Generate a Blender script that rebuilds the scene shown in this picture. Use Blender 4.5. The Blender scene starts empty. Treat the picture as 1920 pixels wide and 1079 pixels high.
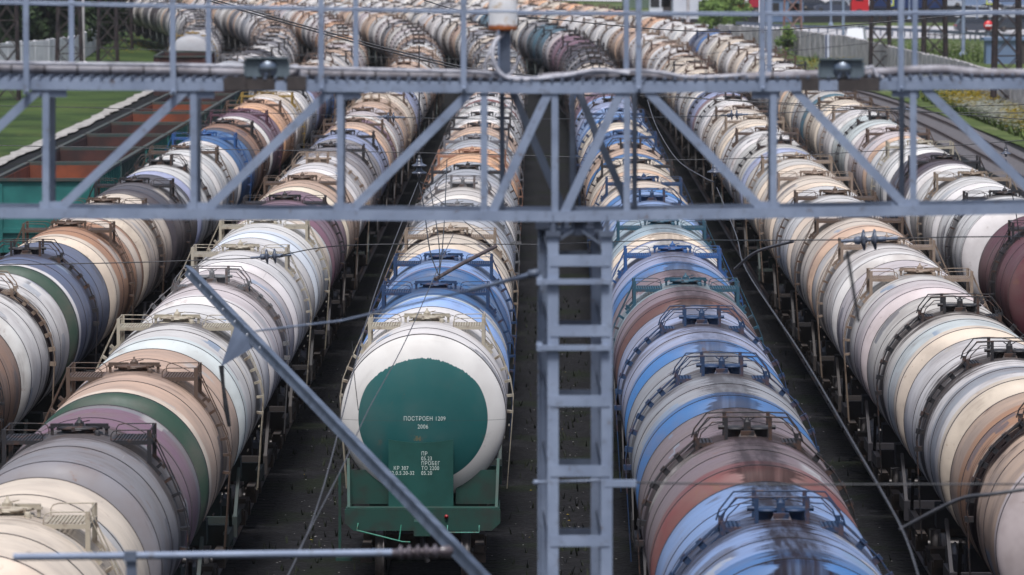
import bpy, math, random
from mathutils import Vector, Euler, Matrix
R = math.radians
rnd = random.Random(7)
sc = bpy.context.scene
col = sc.collection

# ------------------------------------------------------------------ camera, sky, sun
CAM_Z = 12.05
FPX = 10667.0                      # focal length in pixels of a 1920 wide frame (200 mm)
cd = bpy.data.cameras.new('camera'); cam = bpy.data.objects.new('camera', cd); col.objects.link(cam)
cd.lens = 200.0; cd.sensor_width = 36.0; cd.clip_start = 1.0; cd.clip_end = 6000.0
cam.location = (0, 0, CAM_Z)
cam.rotation_euler = (R(90 - 3.752), 0, R(0.2417))
cd.dof.use_dof = True; cd.dof.focus_distance = 108.0; cd.dof.aperture_fstop = 3.4
sc.camera = cam
SUN_EL, SUN_AZ = 66.0, 184.0       # azimuth clockwise from +Y: behind the camera, a little left
w = bpy.data.worlds.new('World'); sc.world = w; w.use_nodes = True
wn = w.node_tree; bg = wn.nodes['Background']
sky = wn.nodes.new('ShaderNodeTexSky'); sky.sky_type = 'NISHITA'; sky.sun_disc = False
sky.sun_elevation = R(SUN_EL); sky.sun_rotation = R(SUN_AZ); sky.air_density = 1.0; sky.dust_density = 4.0; sky.ozone_density = 0.6
wn.links.new(sky.outputs[0], bg.inputs[0]); bg.inputs[1].default_value = 0.05
sl = bpy.data.lights.new('sun', 'SUN'); sun = bpy.data.objects.new('sun', sl); col.objects.link(sun)
sl.energy = 1.5; sl.angle = R(14); sl.color = (0.97, 0.98, 1.0)
az = R(SUN_AZ); el = R(SUN_EL)
sdir = Vector((math.sin(az) * math.cos(el), math.cos(az) * math.cos(el), math.sin(el)))
sun.rotation_euler = sdir.to_track_quat('Z', 'Y').to_euler(); sun.location = (0, 0, 60)
sc.view_settings.view_transform = 'Standard'; sc.view_settings.look = 'None'
sc.view_settings.exposure = 1.38; sc.view_settings.gamma = 1.0
sc.render.engine = 'CYCLES'

CM = cam.rotation_euler.to_matrix()
def at(px, py, Y):
    """the point of the yard seen at photo pixel px, py and standing Y metres ahead"""
    d = CM @ Vector(((px - 960) / FPX, -(py - 539.5) / FPX, -1.0))
    return Vector((0, 0, CAM_Z)) + d * (Y / d.y)
def atz(px, py, z=0.0):
    d = CM @ Vector(((px - 960) / FPX, -(py - 539.5) / FPX, -1.0))
    return Vector((0, 0, CAM_Z)) + d * ((z - CAM_Z) / d.z)

# ------------------------------------------------------------------ helpers
def s2l(c): return c / 12.92 if c <= 0.04045 else ((c + 0.055) / 1.055) ** 2.4
def S(r, g, b): return (s2l(r / 255), s2l(g / 255), s2l(b / 255))

class MB:
    def __init__(self): self.v = []; self.f = []; self.sm = []
    def add(self, vs, fs, smooth=False):
        o = len(self.v); self.v += [tuple(p) for p in vs]
        self.f += [tuple(i + o for i in f) for f in fs]; self.sm += [smooth] * len(fs)
        return self
    def box(self, c, s):
        x, y, z = c; a, b, d = s[0] / 2, s[1] / 2, s[2] / 2
        vs = [(x + i * a, y + j * b, z + k * d) for k in (-1, 1) for j in (-1, 1) for i in (-1, 1)]
        return self.add(vs, [(0, 2, 3, 1), (4, 5, 7, 6), (0, 1, 5, 4), (2, 6, 7, 3), (0, 4, 6, 2), (1, 3, 7, 5)])
    def bar(self, p, q, w, h, up=(0, 0, 1)):
        p = Vector(p); q = Vector(q); t = (q - p).normalized(); up = Vector(up)
        s = t.cross(up)
        if s.length < 1e-4: s = t.cross(Vector((0, 1, 0)))
        s.normalize(); u = s.cross(t)
        s = s * (w / 2); u = u * (h / 2)
        vs = [p - s - u, p + s - u, p + s + u, p - s + u, q - s - u, q + s - u, q + s + u, q - s + u]
        return self.add(vs, [(0, 3, 2, 1), (4, 5, 6, 7), (0, 1, 5, 4), (1, 2, 6, 5), (2, 3, 7, 6), (3, 0, 4, 7)])
    def angle(self, p, q, w, t, up=(0, 0, 1), flip=1):
        """L section bar: a flat flange facing the viewer and a second one behind it"""
        p = Vector(p); q = Vector(q); d = (q - p).normalized(); up = Vector(up)
        s = d.cross(up)
        if s.length < 1e-4: s = d.cross(Vector((0, 1, 0)))
        s.normalize(); u = s.cross(d)
        self.bar(p, q, t, w, up)
        o = u * (flip * (w / 2 - t / 2)) + s * (-(w / 2 + t * .5) * 1.0)
        self.bar(p + o, q + o, w, t, up)
        return self
    def tube(self, pts, r, n=8, cap=True):
        pts = [Vector(p) for p in pts]; rings = []
        prev = None
        for i, p in enumerate(pts):
            a = pts[max(i - 1, 0)]; b = pts[min(i + 1, len(pts) - 1)]
            t = (b - a).normalized()
            if prev is None:
                ref = Vector((0, 0, 1)) if abs(t.z) < .9 else Vector((1, 0, 0))
                s = t.cross(ref).normalized()
            else:
                s = (prev - t * prev.dot(t)).normalized()
            prev = s; u = s.cross(t)
            rr = r[i] if isinstance(r, (list, tuple)) else r
            rings.append([p + (s * math.cos(2 * math.pi * k / n) + u * math.sin(2 * math.pi * k / n)) * rr for k in range(n)])
        vs = [x for rg in rings for x in rg]; fs = []
        for i in range(len(pts) - 1):
            for k in range(n):
                a = i * n + k; b = i * n + (k + 1) % n
                fs.append((a, a + n, b + n, b))
        self.add(vs, fs, True)
        if cap:
            self.add(rings[0], [tuple(range(n))]); self.add(rings[-1], [tuple(reversed(range(n)))])
        return self
    def lathe(self, prof, c, axis, n=24, smooth=True):
        """prof: (radius, distance along axis) pairs"""
        ax = Vector(axis).normalized(); c = Vector(c)
        ref = Vector((0, 0, 1)) if abs(ax.z) < .9 else Vector((1, 0, 0))
        s = ax.cross(ref).normalized(); u = ax.cross(s)
        vs = []
        for r_, h in prof:
            for k in range(n):
                t = 2 * math.pi * k / n
                vs.append(c + ax * h + (s * math.cos(t) + u * math.sin(t)) * r_)
        fs = []
        for i in range(len(prof) - 1):
            for k in range(n):
                a = i * n + k; b = i * n + (k + 1) % n
                fs.append((a, b, b + n, a + n))
        self.add(vs, fs, smooth)
        if prof[0][0] > 1e-3: self.add(vs[:n], [tuple(reversed(range(n)))])
        if prof[-1][0] > 1e-3: self.add(vs[-n:], [tuple(range(n))])
        return self
    def prism(self, poly, y0, y1):
        """polygon in x,z extruded along y"""
        n = len(poly)
        vs = [(x, y0, z) for x, z in poly] + [(x, y1, z) for x, z in poly]
        fs = [tuple(range(n)), tuple(reversed(range(n, 2 * n)))]
        fs += [(i, i + n, (i + 1) % n + n, (i + 1) % n) for i in range(n)]
        return self.add(vs, fs)
    def mesh(self, name, m):
        me = bpy.data.meshes.new(name); me.from_pydata(self.v, [], self.f)
        me.polygons.foreach_set('use_smooth', self.sm)
        if m: me.materials.append(m)
        me.update(); return me

def ob(name, me, parent=None, loc=None, rotz=None):
    o = bpy.data.objects.new(name, me); col.objects.link(o)
    if parent: o.parent = parent
    if loc is not None: o.location = loc
    if rotz is not None: o.rotation_euler = (0, 0, rotz)
    return o
def part(name, mb, m, parent): return ob(name, mb.mesh(name, m), parent)
def tag(o, label, cat, group=None):
    o['label'] = label; o['category'] = cat
    if group: o['group'] = group
    return o
def thing(name, label, cat, loc=(0, 0, 0), rotz=0, group=None):
    return tag(ob(name, None, None, loc, rotz), label, cat, group)
def structure(name, mb, m):
    o = part(name, mb, m, None); o['kind'] = 'structure'; return o
def stuff(o): o['kind'] = 'stuff'; return o

# ------------------------------------------------------------------ materials
class NT:
    def __init__(self, name):
        self.m = bpy.data.materials.new(name); self.m.use_nodes = True
        self.t = self.m.node_tree; self.b = self.t.nodes['Principled BSDF']
    def n(self, ty, **kw):
        x = self.t.nodes.new(ty)
        for k, v in kw.items(): setattr(x, k, v)
        return x
    def put(self, sock, v):
        if isinstance(v, bpy.types.NodeSocket): self.t.links.new(v, sock)
        elif v is not None:
            if hasattr(sock.default_value, '__len__') and not hasattr(v, '__len__'): v = (v, v, v)
            if sock.type == 'RGBA' and len(v) == 3: v = (*v, 1)
            sock.default_value = v
    def math(self, op, a, b=None, c=None, clamp=False):
        x = self.n('ShaderNodeMath', operation=op, use_clamp=clamp)
        self.put(x.inputs[0], a)
        if b is not None: self.put(x.inputs[1], b)
        if c is not None: self.put(x.inputs[2], c)
        return x.outputs[0]
    def mix(self, f, a, b, blend='MIX'):
        x = self.n('ShaderNodeMix', data_type='RGBA', blend_type=blend)
        self.put(x.inputs[0], f); self.put(x.inputs[6], a); self.put(x.inputs[7], b)
        return x.outputs[2]
    def step(self, lo, hi, v):
        x = self.n('ShaderNodeMapRange', interpolation_type='SMOOTHSTEP')
        self.put(x.inputs[0], v); self.put(x.inputs[1], lo); self.put(x.inputs[2], hi)
        return x.outputs[0]
    def sep(self, v):
        x = self.n('ShaderNodeSeparateXYZ'); self.put(x.inputs[0], v); return x.outputs
    def comb(self, a, b, c):
        x = self.n('ShaderNodeCombineXYZ')
        for i, q in enumerate((a, b, c)): self.put(x.inputs[i], q)
        return x.outputs[0]
    def noise(self, v, scale, detail=4, rough=.55):
        x = self.n('ShaderNodeTexNoise')
        if v is not None: self.put(x.inputs['Vector'], v)
        x.inputs['Scale'].default_value = scale; x.inputs['Detail'].default_value = detail
        x.inputs['Roughness'].default_value = rough
        return x.outputs['Fac']
    def obj(self): return self.n('ShaderNodeTexCoord').outputs['Object']
    def attr(self, name): return self.n('ShaderNodeAttribute', attribute_type='OBJECT', attribute_name=name)
    def bump(self, h, strength=.3, dist=.02):
        x = self.n('ShaderNodeBump'); x.inputs['Strength'].default_value = strength
        x.inputs['Distance'].default_value = dist; self.put(x.inputs['Height'], h)
        self.t.links.new(x.outputs[0], self.b.inputs['Normal'])
    def out(self, color, rough=.6, metal=0.0, spec=None):
        self.put(self.b.inputs['Base Color'], color); self.put(self.b.inputs['Roughness'], rough)
        self.put(self.b.inputs['Metallic'], metal)
        if spec is not None: self.b.inputs['Specular IOR Level'].default_value = spec
        return self.m

def mottled(name, c1, c2, scale=3.0, rough=.6, metal=0, lo=.35, hi=.65, bump=0, spec=None):
    k = NT(name); o = k.obj(); n = k.noise(o, scale, 6)
    c = k.mix(k.step(lo, hi, n), c1, c2)
    if bump: k.bump(k.noise(o, scale * 6, 4), bump)
    return k.out(c, rough, metal, spec)

AXZ, TR, HC, DISH = 2.97, 1.5, 4.6, .42     # tank axis height, radius, half length of the cylinder, dish depth

def tank_material(hero=False):
    k = NT('tank_paint_green_end' if hero else 'tank_paint')
    co = k.obj(); x, y, z = k.sep(co)[:3]
    zr = k.math('SUBTRACT', z, AXZ)
    ang = k.math('ARCTAN2', x, zr)
    P = k.sep(k.attr('p').outputs['Vector']); Q = k.sep(k.attr('q').outputs['Vector']); W = k.sep(k.attr('r').outputs['Vector'])
    seed = W[1]
    sv = k.comb(k.math('MULTIPLY', seed, 7.3), k.math('MULTIPLY', seed, 3.1), seed)
    av = k.n('ShaderNodeVectorMath', operation='ADD'); k.put(av.inputs[0], co); k.put(av.inputs[1], sv)
    pv = av.outputs[0]
    n1 = k.noise(pv, 1.3, 3)
    n2 = k.noise(pv, 5.0, 6, .65)
    # runs down the flanks: fine along the tank, long around it
    run = k.noise(k.comb(k.math('MULTIPLY', ang, .55), k.math('MULTIPLY', y, 4.5), seed), 1.0, 6, .68)
    run2 = k.noise(k.comb(k.math('MULTIPLY', ang, 9.0), k.math('MULTIPLY', y, .8), seed), 1.0, 5, .6)
    yw = k.math('ADD', y, k.math('ADD', k.math('MULTIPLY', k.math('SUBTRACT', n2, .5), .16), k.math('MULTIPLY', k.math('SUBTRACT', n1, .5), .22)))
    ya = k.math('MULTIPLY', yw, -1.0)       # the contrasting end colour is on the near end
    c = k.attr('c_main').outputs['Color']
    # each sheet between two weld seams has aged a little differently
    wnode = k.n('ShaderNodeTexWhiteNoise', noise_dimensions='2D')
    k.put(wnode.inputs['Vector'], k.comb(k.math('FLOOR', k.math('DIVIDE', k.math('ADD', y, 6.9), 4.6)), seed, 0))
    c = k.mix(k.math('MULTIPLY', k.math('POWER', k.math('SUBTRACT', 1.0, wnode.outputs['Value']), 2.0), .28), c, k.mix(.5, (.30, .27, .25), c))
    pat = k.math('MULTIPLY', k.step(k.math('SUBTRACT', P[2], .10), k.math('ADD', P[2], .10), yw),
                 k.math('SUBTRACT', 1, k.step(k.math('SUBTRACT', Q[0], .10), k.math('ADD', Q[0], .10), yw)))
    c = k.mix(pat, c, k.attr('c_pat').outputs['Color'])
    # repainted patches and old panels on the flanks
    vo = k.n('ShaderNodeTexVoronoi', voronoi_dimensions='3D', distance='CHEBYCHEV')
    k.put(vo.inputs['Vector'], k.comb(k.math('MULTIPLY', ang, 1.6), k.math('MULTIPLY', y, 1.1), k.math('MULTIPLY', seed, 5.7)))
    vo.inputs['Scale'].default_value = 1.0; vo.inputs['Randomness'].default_value = .75
    vc = k.n('ShaderNodeSeparateColor'); k.put(vc.inputs[0], vo.outputs['Color'])
    pm = k.math('MULTIPLY', k.step(.90, .905, vc.outputs[0]), k.step(.4, .5, k.math('ABSOLUTE', ang)))
    pm = k.math('MULTIPLY', pm, k.step(.33, .45, n2))
    pcol = k.mix(vc.outputs[1], S(100, 132, 165), S(200, 190, 176))
    pcol = k.mix(k.step(.75, .76, vc.outputs[2]), pcol, S(70, 70, 82))
    c = k.mix(k.math('MULTIPLY', pm, .7), c, pcol)
    e0 = P[0]; sw = P[1]
    c = k.mix(k.step(k.math('SUBTRACT', e0, k.math('ADD', sw, .02)), k.math('SUBTRACT', e0, k.math('SUBTRACT', sw, .02)), ya), c, k.attr('c_str').outputs['Color'])
    c = k.mix(k.step(k.math('SUBTRACT', e0, .04), k.math('ADD', e0, .04), ya), c, k.attr('c_end').outputs['Color'])
    if hero:
        rr = k.math('SQRT', k.math('ADD', k.math('POWER', x, 2), k.math('POWER', zr, 2)))
        jag = k.noise(k.comb(k.math('MULTIPLY', x, 26), 0, k.math('MULTIPLY', z, 3)), 1.0, 3)
        fl = k.math('ADD', rr, k.math('MULTIPLY', k.step(.55, 1.1, k.math('ADD', zr, k.math('MULTIPLY', jag, .02))), .085))
        fl = k.math('ADD', fl, k.math('MULTIPLY', k.math('MULTIPLY', k.math('SUBTRACT', jag, .5), .10), k.step(.6, .9, zr)))
        dm = k.math('MULTIPLY', k.math('SUBTRACT', 1, k.step(1.165, 1.175, fl)), k.math('LESS_THAN', y, -2.0))
        g = k.mix(n1, S(30, 80, 80), S(40, 94, 94))
        # chipped patch of old paint just above the plate
        chip = k.math('MULTIPLY', k.math('MULTIPLY', k.math('LESS_THAN', k.math('ABSOLUTE', k.math('ADD', x, .13)), .09), k.math('LESS_THAN', k.math('ABSOLUTE', k.math('SUBTRACT', z, 2.615)), .05)), k.step(.47, .56, k.noise(co, 13.0, 4)))
        g = k.mix(k.math('MULTIPLY', chip, .8), g, S(104, 98, 74))
        wl = k.math('LESS_THAN', k.math('ABSOLUTE', k.math('SUBTRACT', z, 2.93)), .006)
        c = k.mix(dm, c, g)
        c = k.mix(k.math('MULTIPLY', k.math('MULTIPLY', wl, .5), k.math('LESS_THAN', y, -HC + 1.0)), c, (.05, .07, .07))
    # grime, starting with a thin film of dust that is never quite even
    du = k.noise(pv, .8, 5, .65)
    if not hero:
        c = k.mix(k.math('MULTIPLY', k.math('ADD', .03, k.math('MULTIPLY', k.step(.38, .72, du), .22)), k.math('ADD', .5, W[0])), c, S(112, 105, 102))
    gm = k.math('MULTIPLY', k.math('MULTIPLY', k.step(.52, .72, run), k.step(.38, .6, n1)), W[0])
    c = k.mix(k.math('MULTIPLY', gm, .75), c, S(66, 58, 56))
    c = k.mix(k.math('MULTIPLY', k.math('MULTIPLY', k.step(.40, .72, n1), W[0]), .55), c, S(112, 98, 92))
    scr = k.math('MULTIPLY', k.step(.66, .70, run2), k.step(.55, .62, n1))
    c = k.mix(k.math('MULTIPLY', scr, k.math('MULTIPLY', W[0], .8)), c, S(45, 40, 42))
    drip = k.noise(k.comb(k.math('MULTIPLY', ang, .9), k.math('MULTIPLY', y, 15.0), k.math('ADD', seed, 3)), 1.0, 4, .6)
    dr = k.math('MULTIPLY', k.step(.54, .66, drip), k.math('SUBTRACT', 1, k.step(.6, 2.4, k.math('ABSOLUTE', y))))
    dr = k.math('MULTIPLY', k.math('MULTIPLY', dr, k.math('ADD', .35, k.math('MULTIPLY', k.step(.3, .6, n1), .65))), Q[1])
    c = k.mix(k.math('MULTIPLY', dr, .8), c, S(44, 38, 38))
    ru = k.math('MULTIPLY', k.step(.57, .66, k.noise(pv, 1.9, 6, .7)), k.step(.5, .6, n2))
    ru = k.math('MULTIPLY', ru, k.math('MULTIPLY', W[0], .9))
    c = k.mix(ru, c, k.mix(n1, S(96, 66, 52), S(124, 96, 80)))
    # spilled product round the hatch and along the crest
    sp = k.math('ADD', k.math('SUBTRACT', 1.15, k.math('DIVIDE', k.math('ABSOLUTE', y), 1.45)), k.math('ADD', k.math('MULTIPLY', k.math('SUBTRACT', run, .5), 2.4), k.math('MULTIPLY', k.math('SUBTRACT', n1, .5), 1.6)))
    sp = k.math('MULTIPLY', k.step(.15, .85, sp), Q[1])
    c = k.mix(sp, c, k.mix(n2, S(16, 15, 18), S(56, 47, 46)))
    dn = k.noise(k.comb(k.math('MULTIPLY', x, .6), k.math('MULTIPLY', y, 11.0), seed), 1.0, 4, .6)
    dn2 = k.noise(k.comb(k.math('MULTIPLY', x, 9.0), k.math('MULTIPLY', y, .7), seed), 1.0, 4, .6)
    wid = k.math('ADD', .28, k.math('MULTIPLY', k.step(.35, .75, dn), .42))
    cr = k.math('SUBTRACT', 1, k.step(.75, 1.0, k.math('DIVIDE', k.math('ABSOLUTE', k.math('SUBTRACT', x, .05)), wid)))
    cr = k.math('MULTIPLY', k.math('MULTIPLY', cr, k.math('GREATER_THAN', zr, 0)), Q[2])
    cr = k.math('MULTIPLY', cr, k.math('ADD', .65, k.math('MULTIPLY', k.step(.3, .6, dn2), .35)))
    c = k.mix(cr, c, k.mix(n2, S(14, 13, 16), S(52, 42, 43)))
    # weld seams
    ay = k.math('ABSOLUTE', y)
    seam = None
    for sy in (2.3, HC - .05) if not hero else (2.1, HC - 1.0):
        t = k.math('LESS_THAN', k.math('ABSOLUTE', k.math('SUBTRACT', ay, sy)), .024)
        seam = t if seam is None else k.math('MAXIMUM', seam, t)
    strap = k.math('LESS_THAN', k.math('ABSOLUTE', k.math('SUBTRACT', ay, .42)), .03)
    c = k.mix(k.math('MULTIPLY', seam, .92), c, (.03, .027, .03))
    c = k.mix(k.math('MULTIPLY', strap, .6), c, (.06, .05, .05))
    k.bump(k.math('ADD', k.math('MULTIPLY', seam, -1), k.math('MULTIPLY', n1, .8)), .25, .02)
    rough = k.math('ADD', .36, k.math('MULTIPLY', n2, .26))
    rough = k.math('ADD', rough, k.math('MULTIPLY', sp, .25))
    soot = k.math('MAXIMUM', k.math('MAXIMUM', sp, cr), k.math('MULTIPLY', gm, .7))
    k.put(k.b.inputs['Specular IOR Level'], k.math('MULTIPLY', .24, k.math('SUBTRACT', 1, soot)))
    return k.out(c, rough)

M_TANK = tank_material(); M_HERO = tank_material(True)
def fit_material():
    k = NT('fitting_paint'); co = k.obj(); n = k.noise(co, 6, 5)
    c = k.attr('c_fit').outputs['Color']
    c = k.mix(k.math('MULTIPLY', k.step(.5, .68, n), .65), c, S(84, 58, 44))
    return k.out(c, .6)
M_FIT = fit_material()
def frame_material():
    k = NT('underframe_paint'); co = k.obj(); n = k.noise(co, 3, 5)
    c = k.attr('c_frm').outputs['Color']
    c = k.mix(k.math('MULTIPLY', k.step(.4, .7, n), .6), c, S(40, 34, 31))
    return k.out(c, .7)
M_FRM = frame_material()
M_BOGIE = mottled('bogie_steel', S(38, 34, 33), S(62, 52, 46), 4, .75)
M_WHEEL = mottled('wheel_steel', S(70, 66, 66), S(112, 108, 106), 3, .45, .6)
def galv(name, a, b_):
    k = NT(name); o = k.obj(); n = k.noise(o, 2.0, 6); n2 = k.noise(o, 9.0, 6, .7); n3 = k.noise(o, 26.0, 4, .7)
    c = k.mix(k.step(.3, .7, n), a, b_)
    c = k.mix(k.math('MULTIPLY', k.step(.52, .66, n2), .45), c, S(92, 98, 108))
    c = k.mix(k.math('MULTIPLY', k.math('MULTIPLY', k.step(.60, .68, n2), k.step(.45, .6, n3)), .75), c, S(106, 84, 72))
    k.bump(n3, .15, .004)
    return k.out(c, .6, 0, .35)
M_GALV = galv('galvanised_steel', S(116, 128, 150), S(136, 148, 170))
M_GALVD = mottled('weathered_steel', S(74, 82, 98), S(98, 108, 126), 2.6, .55, .2, .3, .7)
M_WIRE = mottled('wire_metal', S(40, 42, 46), S(66, 66, 70), 8, .5, .4)
M_WIREL = mottled('contact_wire_metal', S(80, 80, 86), S(62, 63, 68), 8, .6, 0)
M_GLASSI = mottled('insulator_glaze', S(62, 66, 78), S(92, 98, 112), 9, .18, 0, .4, .6)
M_LAMPBODY = mottled('lamp_housing_paint', S(78, 90, 98), S(92, 104, 112), 6, .5)
M_BROWN = mottled('dark_brown_paint', S(52, 47, 47), S(68, 62, 61), 6, .6)
M_LENS = NT('lamp_lens').out(S(130, 140, 152), .3, .9)
M_CABLE = mottled('cable_jacket', S(176, 176, 184), S(140, 140, 150), 10, .6)
M_CABLED = mottled('cable_bundle_jacket', S(112, 108, 114), S(150, 148, 156), 7, .6)
M_BLACK = mottled('black_rubber', S(26, 26, 30), S(44, 42, 44), 8, .6)
M_RAIL = mottled('rusty_rail', S(60, 46, 42), S(84, 66, 58), 5, .55, .3)
M_SLEEP = mottled('sleeper_timber', S(13, 12, 13), S(23, 22, 23), 4, .85)
M_CONC = mottled('concrete', S(186, 182, 184), S(150, 146, 148), 1.2, .85, 0, .35, .65, .2)
M_WHITEW = mottled('whitewashed_wall', S(226, 225, 230), S(205, 204, 210), .8, .85)
M_LATT = mottled('rusty_lattice_paint', S(38, 33, 37), S(58, 46, 46), 3, .7)
M_STRIPE = mottled('white_panel_paint', S(205, 212, 225), S(185, 190, 205), 2, .7)
M_NAVY = mottled('navy_paint', S(25, 35, 75), S(35, 45, 85), 3, .6)

def canister_material():
    k = NT('rusty_white_enamel'); co = k.obj(); z = k.sep(co)[2]; n = k.noise(co, 14, 6, .65)
    c = k.mix(k.step(.56, .7, k.noise(co, 9, 6)), S(214, 214, 216), S(178, 150, 110))
    zz = k.math('ADD', z, k.math('MULTIPLY', k.math('SUBTRACT', n, .5), .05))
    c = k.mix(k.math('SUBTRACT', 1, k.step(.035, .06, zz)), c, S(150, 84, 40))
    return k.out(c, .5)
M_CAN = canister_material()

def ground_material():
    k = NT('ballast_and_soil'); g = k.n('ShaderNodeNewGeometry').outputs['Position']
    x, y, z = k.sep(g)[:3]
    vor = k.n('ShaderNodeTexVoronoi'); k.put(vor.inputs['Vector'], g); vor.inputs['Scale'].default_value = 9
    n = k.noise(g, .35, 6, .6); n2 = k.noise(g, 3.0, 6, .7)
    vs = k.n('ShaderNodeSeparateColor'); k.put(vs.inputs[0], vor.outputs['Color'])
    stone = k.mix(vs.outputs[0], S(13, 13, 15), S(35, 34, 38))
    soil = k.mix(n2, S(12, 12, 13), S(24, 23, 25))
    c = k.mix(k.step(.42, .58, n2), soil, stone)
    grass = k.mix(n2, S(11, 15, 10), S(26, 32, 18))
    c = k.mix(k.step(.52, .62, n), c, grass)
    k.bump(vor.outputs['Distance'], .8, .06)
    return k.out(c, .9, 0, .2)
M_GROUND = ground_material()
def lawn_material(name, a, b, c3, fl, scale=.18, amount=.5):
    k = NT(name); g = k.n('ShaderNodeNewGeometry').outputs['Position']
    n = k.noise(g, scale, 6, .6); n2 = k.noise(g, 2.2, 6, .75); n3 = k.noise(g, .06, 3)
    c = k.mix(k.step(.3, .7, n), a, b); c = k.mix(k.math('MULTIPLY', k.step(.45, .7, n2), .6), c, c3)
    c = k.mix(k.math('MULTIPLY', k.math('MULTIPLY', k.step(.52, .6, n3), k.step(.48, .6, n2)), amount), c, fl)
    k.bump(n2, .7, .15)
    return k.out(c, .9, 0, .15)
M_LAWN = lawn_material('lawn_grass', S(36, 52, 26), S(68, 86, 42), S(30, 40, 24), S(100, 104, 52))
M_VERGE = lawn_material('verge_grass', S(56, 70, 36), S(88, 100, 56), S(44, 56, 28), S(134, 136, 104), .25, .7)
M_ROAD = mottled('asphalt', S(150, 148, 152), S(172, 170, 172), .3, .85)
M_PATH = mottled('pale_concrete_strip', S(166, 162, 158), S(124, 120, 116), 1.2, .85, 0, .35, .65, .2)

# ------------------------------------------------------------------ the ground, lawn, roads
BEND0, BENDR = 310.0, 1600.0
def cx(X0, Y): return X0 - max(0.0, Y - BEND0) ** 2 / (2 * BENDR)
def heading(Y): return max(0.0, Y - BEND0) / BENDR       # turned to the left by this much

g = MB(); g.add([(-1500, -50, -.18), (1500, -50, -.18), (1500, 3500, -.18), (-1500, 3500, -.18)], [(0, 1, 2, 3)])
structure('ground', g, M_GROUND)
def sheet(name, pts_l, pts_r, z, m):
    b = MB(); n = len(pts_l)
    vs = [(p[0], p[1], z) for p in pts_l] + [(p[0], p[1], z) for p in pts_r]
    b.add(vs, [(i, i + n, i + n + 1, i + 1) for i in range(n - 1)])
    return structure(name, b, m)
strip0 = [(-26.3, 220), (-26.2, 330), (-26.6, 391), (-28.5, 440), (-31.5, 490), (-35.8, 553), (-44, 670), (-58, 820)]
strip = []
for (xa, ya), (xb, yb) in zip(strip0[:-1], strip0[1:]):
    n_ = max(1, int((yb - ya) / 2.5))
    strip += [(xa + (xb - xa) * i / n_ + rnd.uniform(-.08, .08), ya + (yb - ya) * i / n_) for i in range(n_)]
strip.append(strip0[-1])
sheet('lawn', [(-320, p[1]) for p in strip], [(p[0] - .3, p[1]) for p in strip], -.10, M_LAWN)
sheet('path', [(p[0] - .45 + rnd.uniform(-.12, .12), p[1]) for p in strip], [(p[0] + .35 + rnd.uniform(-.12, .12), p[1]) for p in strip], -.06, M_PATH)
verge_l = [(25.6, 200), (25.5, 300), (24.4, 360), (22.2, 420), (19.4, 480), (14, 540), (2, 640)]
sheet('verge', verge_l, [(420, p[1]) for p in verge_l], -.10, M_VERGE)
sheet('road', [(12, 575), (20, 560), (200, 530)], [(8, 640), (26, 622), (200, 588)], -.05, M_ROAD)
M_BALL = mottled('grey_ballast', S(96, 92, 94), S(66, 63, 66), 6, .9, 0, .3, .7, .6)
by = list(range(180, 640, 10))
sheet('track_bed', [(cx(23.3, y) - 1.7, y) for y in by], [(cx(23.3, y) + 1.75, y) for y in by], -.165, M_BALL)
sheet('upper_road', [(-20, 830), (40, 760), (300, 700)], [(-20, 1000), (60, 900), (300, 850)], -.04, M_ROAD)
sheet('far_verge', [(-150, 860), (-60, 840), (4, 642)], [(-150, 2500), (-60, 2500), (400, 2500)], -.12, M_VERGE)

# ------------------------------------------------------------------ railway tracks
def sweep(b, X0, y0, y1, step, prof):
    """prof: closed polygon of (dx, z) swept along the track line"""
    ys = []; y = y0
    while y < y1: ys.append(y); y += step
    ys.append(y1); n = len(prof); vs = []; fs = []
    for y in ys:
        for dx, z in prof: vs.append((cx(X0, y) + dx, y, z))
    for i in range(len(ys) - 1):
        for k in range(n):
            a = i * n + k; c2 = i * n + (k + 1) % n
            fs.append((a, c2, c2 + n, a + n))
    b.add(vs, fs)
RAILP = [(-.07, -.15), (.07, -.15), (.07, -.13), (.02, -.10), (.02, -.05), (.037, -.04), (.037, 0), (-.037, 0), (-.037, -.04), (-.02, -.05), (-.02, -.10), (-.07, -.13)]
ROWX = {'Y': -21.0, 'Z': -15.85, 'A': -11.40, 'B': -6.70, 'C': -2.04, 'D': 3.08, 'E': 8.12, 'F': 12.70, 'G': 23.3}
track_words = {'Y': 'railway track under the far left tank cars', 'Z': 'railway track under the teal open gondola wagons',
  'A': 'railway track between the gondola row and the second row left of mast', 'B': 'railway track under the second row left of mast',
  'C': 'railway track under the green-ended tank car', 'D': 'railway track under the blue and red tank cars right of mast',
  'E': 'railway track under the second tank car row right of mast', 'F': 'railway track under the outermost right row of tank cars',
  'G': 'empty railway track with dark rusty rails beside the flowering verge'}
for kx, X0 in ROWX.items():
    t = thing('railway_track', track_words[kx], 'railway track', (0, 0, 0), 0, 'parallel railway tracks')
    for sx in (-.78, .78):
        b = MB(); sweep(b, X0, 45, 640, 12, [(dx + sx, z) for dx, z in RAILP]); part('rail', b, M_RAIL, t)
    b = MB(); y = 46.0
    while y < 420:
        b.box((cx(X0, y), y, -.21), (2.6, .25, .07)); y += .58 if y < 250 else 1.2
    stuff(part('sleepers', b, M_GROUND, t))

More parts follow.
